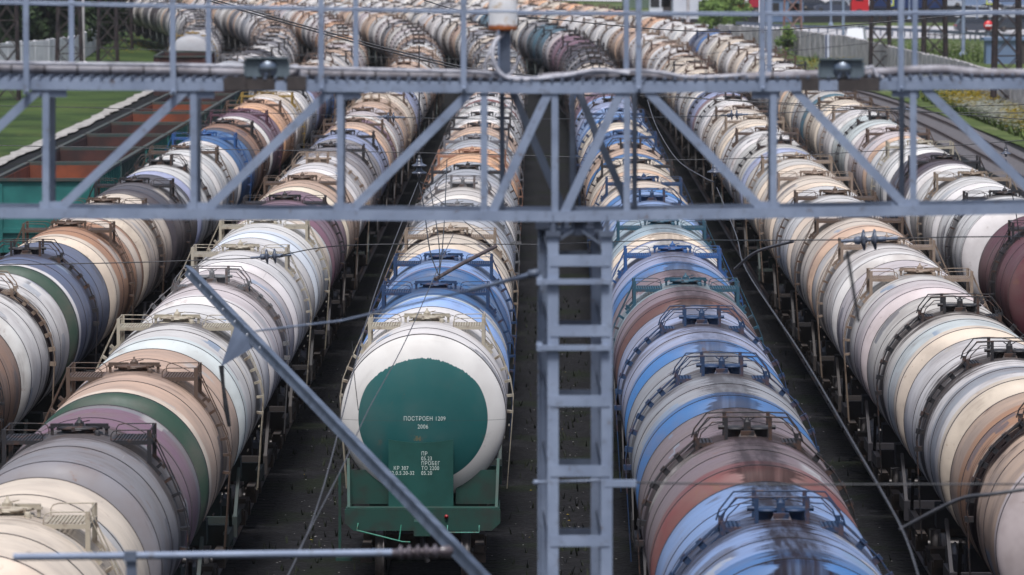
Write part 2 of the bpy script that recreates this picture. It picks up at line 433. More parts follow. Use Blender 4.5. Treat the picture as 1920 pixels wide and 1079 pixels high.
# ------------------------------------------------------------------ tank cars
def tank_mesh(hc, nseg, nr, m):
    b = MB(); prof = []
    for i in range(nr + 1):
        r_ = TR * math.sin(math.pi / 2 * i / nr)
        q = 1 - (r_ / TR) ** 2.3
        prof.append((max(r_, 1e-4), -hc - DISH * max(q, 0) ** .62))
    for i in range(1, 8): prof.append((TR, -hc + 2 * hc * i / 8))
    for i in range(nr, -1, -1):
        r_ = TR * math.sin(math.pi / 2 * i / nr)
        q = 1 - (r_ / TR) ** 2.3
        prof.append((max(r_, 1e-4), hc + DISH * max(q, 0) ** .62))
    b.lathe(prof, (0, 0, AXZ), (0, 1, 0), nseg)
    for sy in ((2.3, HC - .05) if hc > 4 else (2.1, 3.6)):       # raised weld bands
        for sg in (-1, 1): b.lathe([(TR - .01, sg * sy - .02), (TR + .009, sg * sy - .018), (TR + .009, sg * sy + .018), (TR - .01, sg * sy + .02)], (0, 0, AXZ), (0, 1, 0), nseg, False)
    return b.mesh('tank', m)
def dish_y(x, z, hc):
    r_ = math.hypot(x, z - AXZ)
    return -hc - DISH * max(1 - (r_ / TR) ** 2.3, 0) ** .62

TOP = AXZ + TR
ME = {}
ME['tank'] = tank_mesh(HC, 96, 14, M_TANK); ME['tank_far'] = tank_mesh(HC, 40, 7, M_TANK)
ME['tank_short'] = tank_mesh(3.6, 96, 14, M_TANK); ME['tank_hero'] = tank_mesh(3.6, 128, 24, M_HERO)

# hatch with a lid clamped under a cross beam
b = MB()
b.lathe([(.34, -.12), (.34, -.01), (.27, .0), (.27, .045), (.33, .045), (.33, .075), (.27, .09), (.1, .10), (.01, .10)], (0, 0, TOP), (0, 0, 1), 24)
for s in (-1, 1):
    b.box((s * .26, -.05, TOP + .115), (.33, .09, .02)); b.box((s * .26, -.088, TOP + .10), (.33, .012, .05)); b.box((s * .26, -.012, TOP + .10), (.33, .012, .05))
    b.box((s * .40, -.05, TOP + .03), (.045, .07, .14)); b.box((s * .40, -.05, TOP + .07), (.09, .1, .03))
b.box((0, -.05, TOP + .11), (.13, .13, .06)); b.lathe([(.06, 0), (.035, .05), (.018, .05), (.018, .09), (.001, .09)], (0, -.05, TOP + .13), (0, 0, 1), 10)
b.bar((.03, -.1, TOP + .15), (.16, -.14, TOP + .18), .016, .016)
b.lathe([(.10, 0), (.08, .02), (.001, .03)], (0, -.25, TOP + .045), (0, 0, 1), 12); b.lathe([(.045, 0), (.045, .06), (.03, .08), (.001, .08)], (.28, -.3, TOP - .03), (0, 0, 1), 10)
for kx in range(6):
    t = kx * math.pi / 3 + .3; b.box((.32 * math.cos(t), .32 * math.sin(t), TOP + .06), (.05, .05, .06))
ME['hatch'] = b.mesh('hatch', M_FIT)
# two domes under a cross pipe
b = MB()
for s in (-.17, .17):
    b.lathe([(.13, -.1), (.13, .08), (.15, .085), (.15, .105), (.12, .125), (.001, .135)], (s, 0, TOP), (0, 0, 1), 20)
b.tube([(-.42, .06, TOP + .11), (.42, .06, TOP + .11)], .032, 8)
b.box((0, -.05, TOP + .10), (.10, .14, .20)); b.lathe([(.06, 0), (.03, .04), (.03, .07), (.001, .09)], (0, -.03, TOP + .20), (0, 0, 1), 10)
b.box((0, -.18, TOP + .03), (.2, .12, .10)); b.add([(-.14, -.26, TOP - .02), (.14, -.26, TOP - .02), (.09, -.2, TOP + .08), (-.09, -.2, TOP + .08)], [(0, 1, 2, 3)])
for s in (-1, 1): b.bar((0, -.05, TOP + .2), (s * .1, -.08, TOP + .26), .016, .016)
ME['double_hatch'] = b.mesh('hatch', M_FIT)
PZ = TOP - .09
def platform(s, wide=True):
    d = MB(); hy = .55 if wide else .38; x0, x1 = (.50, 1.08) if wide else (.34, .76)
    for yy in (-hy, hy): d.box((s * (x0 + x1) / 2, yy, PZ - .02), (x1 - x0, .025, .06))
    for xx in (x0, x1): d.box((s * xx, 0, PZ - .02), (.025, 2 * hy + .025, .058))
    nb = 12 if wide else 8
    for i in range(nb):
        d.box((s * (x0 + (x1 - x0) * (i + .5) / nb), 0, PZ), (.026, 2 * hy - .03, .018))
    for i in range(7): d.box((s * (x0 + x1) / 2, -hy + 2 * hy * (i + .5) / 7, PZ - .004), (x1 - x0 - .03, .02, .014))
    zt = TR * math.cos(math.asin(.98 * x1 / TR)) + AXZ; pt = PZ + (.17 if wide else .08)
    for yy in (-hy, hy):
        zb = zt - .06
        d.box((s * (x1 - .02), yy, (pt + zb) / 2), (.065, .05, pt - zb))
        d.box((s * (x0 + .03), yy, PZ - .06), (.04, .035, .08))
        d.bar((s * (x1 - .02), yy, zb + .06), (s * (x1 + .13), yy, zb - .1), .035, .10)
    return d
def rails(s):
    d = MB()
    for yy in (-.55, .55):
        d.tube([(s * 1.06, yy, PZ + .165), (s * .60, yy, PZ + .16), (s * .53, yy, PZ + .14), (s * .50, yy, PZ + .09), (s * .50, yy, PZ)], .009, 6)
    d.tube([(s * 1.07, -.55, PZ + .165), (s * 1.07, .55, PZ + .165)], .009, 6)
    return d
for s, nm in ((-1, 'l'), (1, 'r')):
    ME['plat' + nm] = platform(s).mesh('platform', M_FIT); ME['platn' + nm] = platform(s, False).mesh('platform', M_FIT)
    ME['rail' + nm] = rails(s).mesh('handrail', M_FIT)
    d = MB()
    def arc(a, r_): return (s * r_ * math.sin(R(a)), AXZ + r_ * math.cos(R(a)))
    for yy in (-.50, -.12):
        p_ = [(1.07 * s, yy, PZ + .15), (1.12 * s, yy, PZ + .02)]
        for a in (62, 74, 86, 98): x_, z_ = arc(a, 1.62); p_.append((x_, yy, z_))
        p_.append((s * 1.5, yy, 1.35)); d.tube(p_, .011, 6)
    for a in (49, 58, 67, 76, 86, 97):
        q0 = arc(a, 1.49); q1 = arc(a, 1.63); d.bar((q0[0], -.31, q0[1]), (q1[0], -.31, q1[1]), .17, .045)
    for a in (106, 115, 124): q1 = arc(a, 1.60); d.box((q1[0], -.31, q1[1]), (.02, .38, .02))
    ME['lad' + nm] = d.mesh('ladder', M_FIT)
    # flat strap ladder used with the low guard rail
    d = MB()
    for yy in (-.36, -.22):
        p_ = [(.76 * s, yy, PZ + .06)]
        for a in (38, 50, 62, 74, 86, 98): x_, z_ = arc(a, 1.60); p_.append((x_, yy, z_))
        p_.append((s * 1.5, yy, 1.35)); d.tube(p_, .012, 6)
    for a in (40, 50, 60, 70, 81, 92):
        q0 = arc(a, 1.49); q1 = arc(a, 1.63); d.bar((q0[0], -.29, q0[1]), (q1[0], -.29, q1[1]), .12, .085)
    ME['strap' + nm] = d.mesh('ladder', M_FIT)
d = MB()
for yy in (-.38, .38):
    d.tube([(-.80, yy, PZ + .02), (-.76, yy, TOP + .06), (-.58, yy, TOP + .29), (-.3, yy, TOP + .30), (.3, yy, TOP + .30), (.58, yy, TOP + .29), (.76, yy, TOP + .06), (.80, yy, PZ + .02)], .013, 6)
    for s in (-1, 1):
        d.tube([(s * .72, yy, PZ + .02), (s * .68, yy, TOP + .06), (s * .52, yy, TOP + .22), (s * .32, yy, TOP + .23)], .010, 6)
        d.box((s * .32, yy, TOP + .12), (.055, .04, .38))
ME['guard'] = d.mesh('guard_rail', M_FIT)
# underframe
def underframe(half):
    d = MB()
    d.box((0, 0, 1.13), (.55, 2 * half - .2, .34))
    for s in (-1, 1):
        d.box((0, s * half, 1.15), (2.75, .14, .36))
        for sx in (-1, 1):
            d.box((sx * 1.32, s * (half - .75), 1.21), (.10, 1.4, .22)); d.bar((sx * 1.33, s * (half - .1), 1.3), (sx * 1.36, s * (half - .9), 2.1), .06, .08)
        d.box((0, s * (half + .35), 1.02), (.26, .6, .24)); d.box((0, s * (half + .62), 1.02), (.42, .2, .34))
        d.box((0, s * (half - 1.5), 1.38), (2.0, .55, .42)); d.box((0, s * .9, 1.36), (1.3, .3, .3))
        d.box((s * .75, s * .4, .86), (.4, 1.4, .34))
    d.tube([(-1.25, -half - .1, 1.1), (-.9, -half - .16, .82), (-.1, -half - .16, .92)], .018, 6)
    d.tube([(1.25, half + .1, 1.1), (.9, half + .16, .82), (.1, half + .16, .92)], .018, 6)
    return d
HALF = 5.02
ME['frame'] = underframe(HALF).mesh('underframe', M_FRM); ME['frame_short'] = underframe(4.05).mesh('underframe', M_FRM)
d = MB()
for s in (-1, 1):
    d.prism([(0, 0), (0, 0)], 0, 0) if False else None
    for k0, k1, zz, h in ((-1.15, 1.15, .62, .14), (-.5, .5, .40, .12)): d.box((s * 1.02, (k0 + k1) / 2, zz), (.16, k1 - k0, h))
    for q in (-1, 1):
        d.bar((s * 1.02, q * .5, .40), (s * 1.02, q * .95, .60), .15, .12); d.box((s * 1.02, q * .925, .50), (.22, .28, .28))
    d.box((s * 1.02, 0, .52), (.15, .42, .3))
d.box((0, 0, .66), (2.2, .4, .24))
ME['bogie'] = d.mesh('bogie', M_BOGIE)
d = MB(); d.tube([(-1.02, 0, 0), (1.02, 0, 0)], .08, 10)
for s in (-1, 1): d.lathe([(.10, s * .86), (.46, s * .86), (.475, s * .80), (.475, s * .74), (.51, s * .72), (.51, s * .69), (.42, s * .69), (.16, s * .72), (.1, s * .69)], (0, 0, 0), (1, 0, 0), 28)
ME['wheelset'] = d.mesh('wheelset', M_WHEEL)

PAL = {'white': (214, 210, 208), 'cream': (214, 199, 181), 'beige': (196, 166, 144), 'pinkish': (200, 188, 188), 'tan': (178, 132, 98),
 'grey': (130, 128, 132), 'silver': (162, 164, 170), 'slate blue': (88, 98, 126), 'mauve': (124, 92, 108), 'charcoal': (70, 67, 74),
 'blue': (50, 97, 146), 'light blue': (132, 160, 206), 'lavender': (150, 158, 188), 'pale cyan': (156, 174, 184), 'red-brown': (110, 62, 58),
 'rose': (126, 108, 114), 'maroon': (92, 40, 52), 'purple': (68, 54, 64), 'mint': (192, 198, 197), 'peach': (216, 168, 132), 'teal': (66, 100, 116),
 'brown': (150, 110, 84), 'green': (44, 70, 58), 'bright blue': (66, 112, 166), 'red': (118, 70, 70), 'off-white': (200, 194, 188), 'rust': (90, 62, 60), 'sky': (206, 215, 224)}
FITC = {'black': (34, 33, 37), 'cream': (160, 152, 136), 'beige': (134, 118, 104), 'brown': (84, 68, 58), 'navy': (28, 54, 88), 'teal': (34, 74, 92),
 'blue': (36, 78, 130), 'yellow': (136, 112, 50), 'grey': (100, 100, 104), 'rusty': (84, 66, 58), 'orange': (150, 112, 92), 'mauve': (80, 50, 64)}
ORD = ['first', 'second', 'third', 'fourth', 'fifth', 'sixth', 'seventh', 'eighth', 'ninth', 'tenth', 'eleventh', 'twelfth', 'thirteenth', 'fourteenth',
 'fifteenth', 'sixteenth', 'seventeenth', 'eighteenth', 'nineteenth', 'twentieth']
TENS = {2: 'twenty', 3: 'thirty', 4: 'forty'}
def ordinal(i):
    if i < 20: return ORD[i]
    t, u = divmod(i + 1, 10)
    return {2: 'twentieth', 3: 'thirtieth', 4: 'fortieth'}[t] if u == 0 else TENS[t] + '-' + ORD[u - 1]
ROWW = {'A': 'third row left of mast', 'B': 'second row left of mast', 'C': 'row left of the mast', 'D': 'row right of the mast',
        'E': 'second row right of mast', 'F': 'outermost right row', 'Z': 'row behind the gondolas', 'Y': 'far left row'}
GRP = {k_: 'tank cars in the ' + v for k_, v in ROWW.items()}
# what a car looks like: main, end, stripe, patch colours; e0 start of the end colour, sw stripe width; patch range; spill, crest, grime
def spec(main, fit='black', ty=1, end=None, stripe=None, patch=None, e0=4.4, sw=0.0, pr=(9, 9), spill=.5, crest=0, grime=.5, short=False):
    return dict(main=main, fit=fit, ty=ty, end=end or main, stripe=stripe or main, patch=patch or main, e0=e0, sw=sw, pr=pr, spill=spill, crest=crest, grime=grime, short=short)

def tank_car(row, idx, Y, sp, hero=False):
    X0 = ROWX[row]; x = cx(X0, Y)
    lab = f"{sp['main']} tank car with {sp['fit']} fittings, {ordinal(idx)} in the {ROWW[row]}"
    if hero: lab = 'white tank car with large green disc on its end and green underframe'
    t = thing('tank_car', lab, 'tank car', (x, Y, 0), heading(Y), GRP[row])
    far = Y > 230
    short = sp['short'] or hero
    hc = 3.6 if short else HC
    me = ME['tank_hero'] if hero else ME['tank_short'] if short else ME['tank_far'] if far else ME['tank']
    o = ob('tank', me, t)
    def jit_vignette(c):
        f_ = (.80 if Y < 100 and row in 'DE' else .95) * (1 + rnd.uniform(-.07, .05)); return [max(0, v * f_ * (1 + rnd.uniform(-.015, .015))) for v in S(*c)]  # random jitter; nearest D and E cars also darkened, a vignette painted into their colours
    o['c_main'] = jit_vignette(PAL[sp['main']]); o['c_end'] = jit_vignette(PAL[sp['end']]); o['c_str'] = jit_vignette(PAL[sp['stripe']]); o['c_pat'] = jit_vignette(PAL[sp['patch']])
    dd = (HC - hc)
    o['p'] = [float(sp['e0'] - dd), float(sp['sw']), float(sp['pr'][0])]; o['q'] = [float(sp['pr'][1]), float(sp['spill']), float(sp['crest'])]
    o['r'] = [float(sp['grime']), rnd.uniform(0, 40), 0.0]
    fc = jit_vignette(FITC[sp['fit']])
    def fitp(nm, me_, par=t): 
        p = ob(nm, ME[me_], par); p['c_fit'] = fc; return p
    if sp['ty'] == 1:
        fitp('hatch', 'hatch')
        for q in 'lr':
            p = fitp('platform', 'plat' + q)
            if Y < 330: fitp('handrail', 'rail' + q, p)
            if Y < 420: fitp('ladder', 'lad' + q)
    else:
        fitp('hatch', 'double_hatch'); fitp('guard_rail', 'guard')
        for q in 'lr':
            fitp('platform', 'platn' + q)
            if Y < 420: fitp('ladder', 'strap' + q)
    frc = list(S(14, 60, 52)) if hero else list(S(*rnd.choice([(34, 32, 34), (44, 38, 36), (30, 44, 42), (36, 34, 40)])))
    if hero:
        hero_details(t, o, frc)
    else:
        f = ob('underframe', ME['frame_short' if short else 'frame'], t); f['c_frm'] = frc
    if Y < 175:
        for yy in ((-2.95, 2.6) if hero else (-(hc - 1.0), hc - 1.0)):
            bo = ob('bogie', ME['bogie'], t, (0, yy, 0))
            for q in (-.925, .925): ob('wheelset', ME['wheelset'], bo, (0, q, .475))
    return t

def text_mesh(s, size, name, m, place, x0, z0, align='LEFT'):
    cu = bpy.data.curves.new(name, 'FONT'); cu.body = s; cu.size = size; cu.align_x = align; cu.space_character = 1.12
    to = bpy.data.objects.new('tmp', cu); col.objects.link(to)
    dg = bpy.context.evaluated_depsgraph_get(); dg.update()
    me = bpy.data.meshes.new_from_object(to.evaluated_get(dg))
    bpy.data.objects.remove(to)
    for v in me.vertices:
        X = x0 + v.co.x * .82; Z = z0 + v.co.y
        v.co = (X, place(X, Z), Z)
    me.materials.clear(); me.materials.append(m); return me
def hero_details(t, tank, frc):
    hc = 3.6; half = 4.12
    ink = mottled('stencil_paint', S(196, 208, 202), S(150, 172, 164), 30, .6, 0, .55, .75)
    on_dish = lambda X, Z: dish_y(X, Z, hc) - .006
    # first line and year on the dished end
    for s_, z_, x_, sz in (('ПОСТРОЕН 1209', 2.935, .03, .108), ('2006', 2.79, .0, .108)):
        ob('lettering', text_mesh(s_, sz, 'lettering', ink, on_dish, x_, z_, 'CENTER'), tank)
    # curved shield plate in front of the lower half of the end
    mg = mottled('green_plate_paint', S(18, 66, 60), S(24, 76, 70), 2, .5)
    pl = MB(); n = 14; vs = []
    for i in range(n + 1):
        X = -.62 + 1.17 * i / n; zt = 2.60 - .06 * (1 - ((X + .035) / .585) ** 2)
        vs += [(X, -4.075, 1.37), (X, -4.075, zt), (X, -4.05, zt), (X, -4.05, 1.37)]
    fs = []
    for i in range(n):
        a = i * 4; c2 = a + 4
        fs += [(a, c2, c2 + 1, a + 1), (a + 1, c2 + 1, c2 + 2, a + 2), (a + 2, c2 + 2, c2 + 3, a + 3), (a + 3, c2 + 3, c2, a)]
    fs += [(0, 1, 2, 3), (n * 4 + 3, n * 4 + 2, n * 4 + 1, n * 4)]
    pl.add(vs, fs); plo = part('end_plate', pl, mg, t)
    flat = lambda X, Z: -4.079
    for s_, z_, x_ in (('ПР', 2.31, -.03), ('05.23', 2.222, -.03), ('ПРОБЕГ', 2.134, -.03), ('ТО 2200', 2.046, -.03), ('05.20', 1.958, -.03), ('КР 307', 2.046, -.53), ('22.0.5.20-32', 1.958, -.605)):
        ob('lettering', text_mesh(s_, .098, 'lettering', ink, flat, x_, z_), plo)
    # underframe with a deep chamfered end beam
    d = MB()
    d.prism([(-1.40, 1.36), (-1.40, 1.12), (-1.24, .98), (1.24, .98), (1.40, 1.12), (1.40, 1.36)], -half - .30, -half - .20)
    d.box((0, -half - .10, 1.375), (2.76, .36, .025))
    d.box((0, 0, 1.13), (.55, 2 * half - .2, .34)); d.box((0, half, 1.15), (2.75, .14, .36))
    for sx in (-1, 1):
        d.box((sx * 1.34, -half + .65, 1.24), (.09, 1.5, .24))
        d.bar((sx * 1.33, -half - .22, 1.37), (sx * 1.36, -half + .42, 2.2), .05, .09)
        d.bar((sx * 1.33, -half + .35, 1.37), (sx * 1.35, -half + .40, 2.1), .05, .06)
        d.box((sx * .95, -half + .42, 1.7), (.72, .03, .62))
        d.box((0, sx * (half - 1.4), 1.4), (2.0, .55, .42))
    d.box((0, -half - .5, 1.06), (.3, .5, .26)); d.box((0, half + .5, 1.06), (.3, .6, .26))
    f = part('underframe', d, M_FRM, t); f['c_frm'] = frc
    h = MB(); h.tube([(.45, -half - .33, 1.08), (.45, -half - .40, .96), (1.02, -half - .40, .96), (1.02, -half - .33, 1.08)], .014, 6); p = part('grab_iron', h, M_FIT, f); p['c_fit'] = list(S(70, 130, 116))
    h = MB(); h.tube([(-1.16, -half - .33, 1.12), (-1.18, -half - .40, 1.0), (-.36, -half - .48, .80), (-.22, -half - .45, .79)], .016, 6); h.tube([(-.38, -half - .4, 1.1), (-.42, -half - .46, .82)], .014, 6); p = part('uncoupling_lever', h, M_FIT, f); p['c_fit'] = list(S(40, 110, 92))
    part('end_lamp', MB().lathe([(.035, 0), (.035, .04), (.001, .05)], (.43, -half - .30, 1.24), (0, -1, 0), 12), mottled('red_lamp_paint', S(140, 30, 34), S(120, 24, 28), 9, .4), f)
    h = MB(); h.tube([(0, -half - .6, .95), (.03, -half - .62, .6), (.1, -half - .6, .45)], .05, 8); part('brake_hose', h, M_BLACK, f)
    s_ = MB()
    s_.box((-1.52, -half + .6, 1.15), (.05, .05, 1.6)); s_.box((-1.44, -half + .6, .38), (.3, .4, .05)); p = part('step', s_, M_FRM, f); p['c_frm'] = list(S(14, 60, 52))

PITCH = 11.4
ROWS = {
 'B': (71.8, [spec('cream', 'cream', 1, spill=.45, grime=.35), spec('grey', 'black', 1, end='grey', patch='mauve', pr=(1.0, 4.0), spill=.7, grime=.9),
   spec('beige', 'brown', 1, end='green', stripe='cream', e0=4.45, sw=.62, spill=.6), spec('white', 'cream', 1, end='mint', e0=3.9, spill=.8, grime=.4),
   spec('pinkish', 'grey', 2, end='white', e0=4.0, spill=.8, grime=.45), spec('white', 'cream', 1, spill=.45, grime=.35), spec('white', 'cream', 1, end='sky', e0=3.5, patch='cream', pr=(2, 4), spill=.3, grime=.3),
   spec('mauve', 'black', 1, spill=.7), spec('beige', 'brown', 1, end='cream', stripe='green', sw=.2), spec('white', 'beige', 2), spec('grey', 'black', 1), spec('lavender', 'black', 1, end='grey'),
   spec('beige', 'brown', 1, patch='mauve', pr=(0, 3)), spec('pinkish', 'brown', 1, end='white', stripe='beige', sw=.4), spec('beige', 'beige', 2), spec('cream', 'brown', 1), spec('lavender', 'black', 1), spec('white', 'black', 2, end='white', stripe='green', sw=.5)],
   [('beige', 4), ('pinkish', 3), ('white', 4), ('grey', 2), ('cream', 3), ('off-white', 3)]),
 'A': (104.4, [spec('brown', 'black', 1, end='mauve', e0=4.0, grime=.9), spec('white', 'beige', 2, spill=1, grime=.6), spec('slate blue', 'black', 2, end='green', stripe='white', e0=4.3, sw=.55, spill=.7),
   spec('tan', 'brown', 1, end='cream', e0=3.6, patch='cream', pr=(2.2, 4), spill=.7), spec('cream', 'brown', 1, spill=.8, grime=.8), spec('charcoal', 'black', 1, spill=.5), spec('white', 'black', 2, end='lavender', spill=.8), spec('white', 'brown', 1, spill=.6),
   spec('blue', 'blue', 1, end='white', stripe='green', e0=4.5, sw=.12, spill=.3), spec('brown', 'black', 1, end='charcoal', spill=.8), spec('mauve', 'mauve', 1, end='white', stripe='green', sw=.2, spill=.4), spec('peach', 'brown', 1, spill=.5), spec('cream', 'yellow', 1, end='white', stripe='green', sw=.25),
   spec('white', 'black', 1), spec('mauve', 'black', 1, end='lavender'), spec('blue', 'blue', 1)],
   [('beige', 4), ('pinkish', 3), ('white', 4), ('peach', 2), ('cream', 3), ('off-white', 3), ('light blue', 1)]),
 'C': (106.3, [spec('white', 'cream', 1, spill=.25, grime=.25, short=True), spec('blue', 'navy', 1, end='light blue', stripe='mint', e0=3.9, sw=.3, spill=.5, short=True), spec('light blue', 'navy', 1, end='blue', stripe='red', e0=4.0, sw=.2, spill=.6, short=True),
   spec('cream', 'beige', 1, spill=1), spec('silver', 'grey', 1, spill=.5), spec('off-white', 'grey', 2, spill=.6), spec('silver', 'black', 1, spill=.3, grime=.3), spec('peach', 'orange', 1), spec('silver', 'grey', 1), spec('beige', 'black', 1), spec('white', 'black', 1),
   spec('white', 'grey', 1, end='white', stripe='silver', sw=.3), spec('white', 'black', 1, end='red', stripe='red', sw=.3), spec('beige', 'brown', 2), spec('white', 'black', 1, end='white', stripe='green', sw=.3)],
   [('white', 5), ('grey', 3), ('off-white', 4), ('silver', 2), ('beige', 3), ('cream', 2)]),
 'D': (71.3, [spec('light blue', 'navy', 2, end='bright blue', e0=3.5, patch='light blue', pr=(.8, 4.8), spill=.8, crest=.95, grime=.5), spec('rose', 'black', 2, end='red', e0=3.9, spill=.8, crest=.8, grime=.7), spec('silver', 'navy', 2, end='bright blue', e0=3.9, spill=.6, crest=.7, grime=.6),
   spec('lavender', 'navy', 2, end='bright blue', e0=4.0, spill=.8, crest=.6, grime=.9), spec('rose', 'teal', 1, end='rust', e0=3.6, patch='pale cyan', pr=(-.9, 1.0), spill=.35, crest=.7, grime=.6), spec('lavender', 'blue', 1, end='bright blue', e0=3.9, patch='white', pr=(1, 4), spill=.7, crest=.6),
   spec('pale cyan', 'teal', 1, end='cream', e0=3.9, spill=.4, crest=.5), spec('light blue', 'navy', 2, spill=.6), spec('cream', 'navy', 1, end='bright blue', spill=.6), spec('cream', 'black', 1, end='beige', spill=.6), spec('beige', 'black', 2, end='blue'), spec('bright blue', 'navy', 1, spill=.5), spec('cream', 'navy', 2, spill=.7),
   spec('light blue', 'navy', 1, end='bright blue'), spec('lavender', 'black', 2), spec('mauve', 'black', 1, end='light blue'), spec('beige', 'black', 2, spill=.9), spec('bright blue', 'black', 1), spec('slate blue', 'black', 2, spill=.9), spec('cream', 'black', 2, spill=.9), spec('charcoal', 'black', 2), spec('grey', 'black', 2, spill=.9), spec('charcoal', 'black', 1), spec('purple', 'black', 1), spec('mauve', 'black', 1), spec('mauve', 'black', 2), spec('pinkish', 'black', 1), spec('teal', 'black', 1), spec('teal', 'black', 1), spec('grey', 'black', 1)],
   [('beige', 3), ('mauve', 2), ('grey', 3), ('white', 3), ('cream', 2), ('teal', 1), ('off-white', 3)]),
 'E': (86.0, [spec('beige', 'black', 2, end='pinkish', e0=4.2, patch='tan', pr=(.9, 3), spill=1, grime=.9), spec('white', 'black', 2, end='cream', e0=4.0, patch='silver', pr=(-3.3, -1.9), spill=.9, grime=.7), spec('off-white', 'black', 2, end='cream', e0=3.9, patch='mint', pr=(-3.9, -2.0), spill=.9, grime=.7), spec('pinkish', 'beige', 1, end='pinkish', e0=3.5, patch='off-white', pr=(-2, 1.8), spill=.5, grime=.5),
   spec('off-white', 'beige', 1, end='white', e0=3.7, patch='cream', pr=(.8, 3.0), spill=.7, grime=.8), spec('cream', 'brown', 1, end='beige', e0=3.9, spill=.8, grime=.7), spec('white', 'brown', 1, end='cream', spill=.6), spec('cream', 'beige', 1, spill=.4), spec('off-white', 'beige', 1, end='cream', sw=.1, stripe='beige'), spec('off-white', 'black', 2, end='lavender', e0=3.6), spec('white', 'brown', 1), spec('cream', 'beige', 1), spec('cream', 'brown', 1, end='off-white'), spec('white', 'black', 2), spec('lavender', 'black', 2, end='rose', e0=4.2, patch='slate blue', pr=(1, 4)), spec('off-white', 'brown', 1)],
   [('cream', 4), ('white', 5), ('off-white', 5), ('beige', 3), ('lavender', 1), ('silver', 1)]),
 'F': (139.2, [spec('maroon', 'black', 1, end='maroon', patch='charcoal', pr=(-.4, .9), spill=.8), spec('white', 'black', 1, end='white', stripe='green', e0=4.2, sw=.12, spill=.8), spec('white', 'beige', 1, spill=.8), spec('purple', 'black', 1, end='white', e0=3.6, spill=.8), spec('white', 'cream', 1, end='white', stripe='green', e0=3.7, sw=.32, spill=.3), spec('pinkish', 'brown', 1, end='beige', spill=.5), spec('mint', 'black', 2, end='white', stripe='teal', sw=.1), spec('white', 'beige', 1, spill=.4), spec('cream', 'brown', 1), spec('off-white', 'brown', 1, end='teal', e0=3.9), spec('cream', 'rusty', 1), spec('grey', 'brown', 1, end='beige'),
   spec('white', 'brown', 1), spec('white', 'black', 1), spec('cream', 'brown', 1), spec('white', 'rusty', 1), spec('cream', 'brown', 1), spec('white', 'brown', 1), spec('cream', 'brown', 1), spec('off-white', 'brown', 1), spec('slate blue', 'navy', 1, end='bright blue'), spec('white', 'rusty', 1, spill=.1, grime=.2), spec('white', 'rusty', 1, spill=.1, grime=.2)],
   [('cream', 4), ('white', 5), ('off-white', 4), ('peach', 3), ('beige', 2), ('light blue', 1)]),
 'Z': (296.0, [spec('silver', 'grey', 2, spill=.3), spec('white', 'grey', 1), spec('charcoal', 'black', 1), spec('white', 'black', 1), spec('grey', 'black', 1)],
   [('white', 4), ('grey', 3), ('off-white', 3), ('silver', 3), ('beige', 2)]),
 'Y': (362.0, [spec('silver', 'yellow', 1, spill=.1, grime=.3), spec('white', 'grey', 1, end='white', stripe='teal', e0=4.3, sw=.3), spec('charcoal', 'black', 1)],
   [('white', 3), ('grey', 3), ('off-white', 3), ('charcoal', 2), ('beige', 2)]),
}
FAR_END = 545.0
for row, (y0, sps, palette) in ROWS.items():
    Y = y0; i = 0
    while Y < FAR_END:
        if i < len(sps): sp = sps[i]
        else:
            names = [n_ for n_, w_ in palette for _ in range(w_)]
            m_ = rnd.choice(names)
            fits = ['black', 'brown', 'black', 'grey'] if row in 'CDYZ' else ['brown', 'black', 'rusty', 'beige']
            sp = spec(m_, rnd.choice(fits), rnd.choice([1, 1, 2]), end=rnd.choice([m_, m_, 'white', 'beige']), spill=rnd.uniform(.3, .95), grime=rnd.uniform(.4, .8))
        tank_car(row, i, Y, sp, hero=(row == 'C' and i == 0))
        nxt = sps[i + 1] if i + 1 < len(sps) else None
        hl = 4.75 if sp['short'] else PITCH / 2; hn = 4.75 if (nxt and nxt['short']) else PITCH / 2
        Y += hl + hn + (3.5 if row == 'F' and i == 0 else 0); i += 1

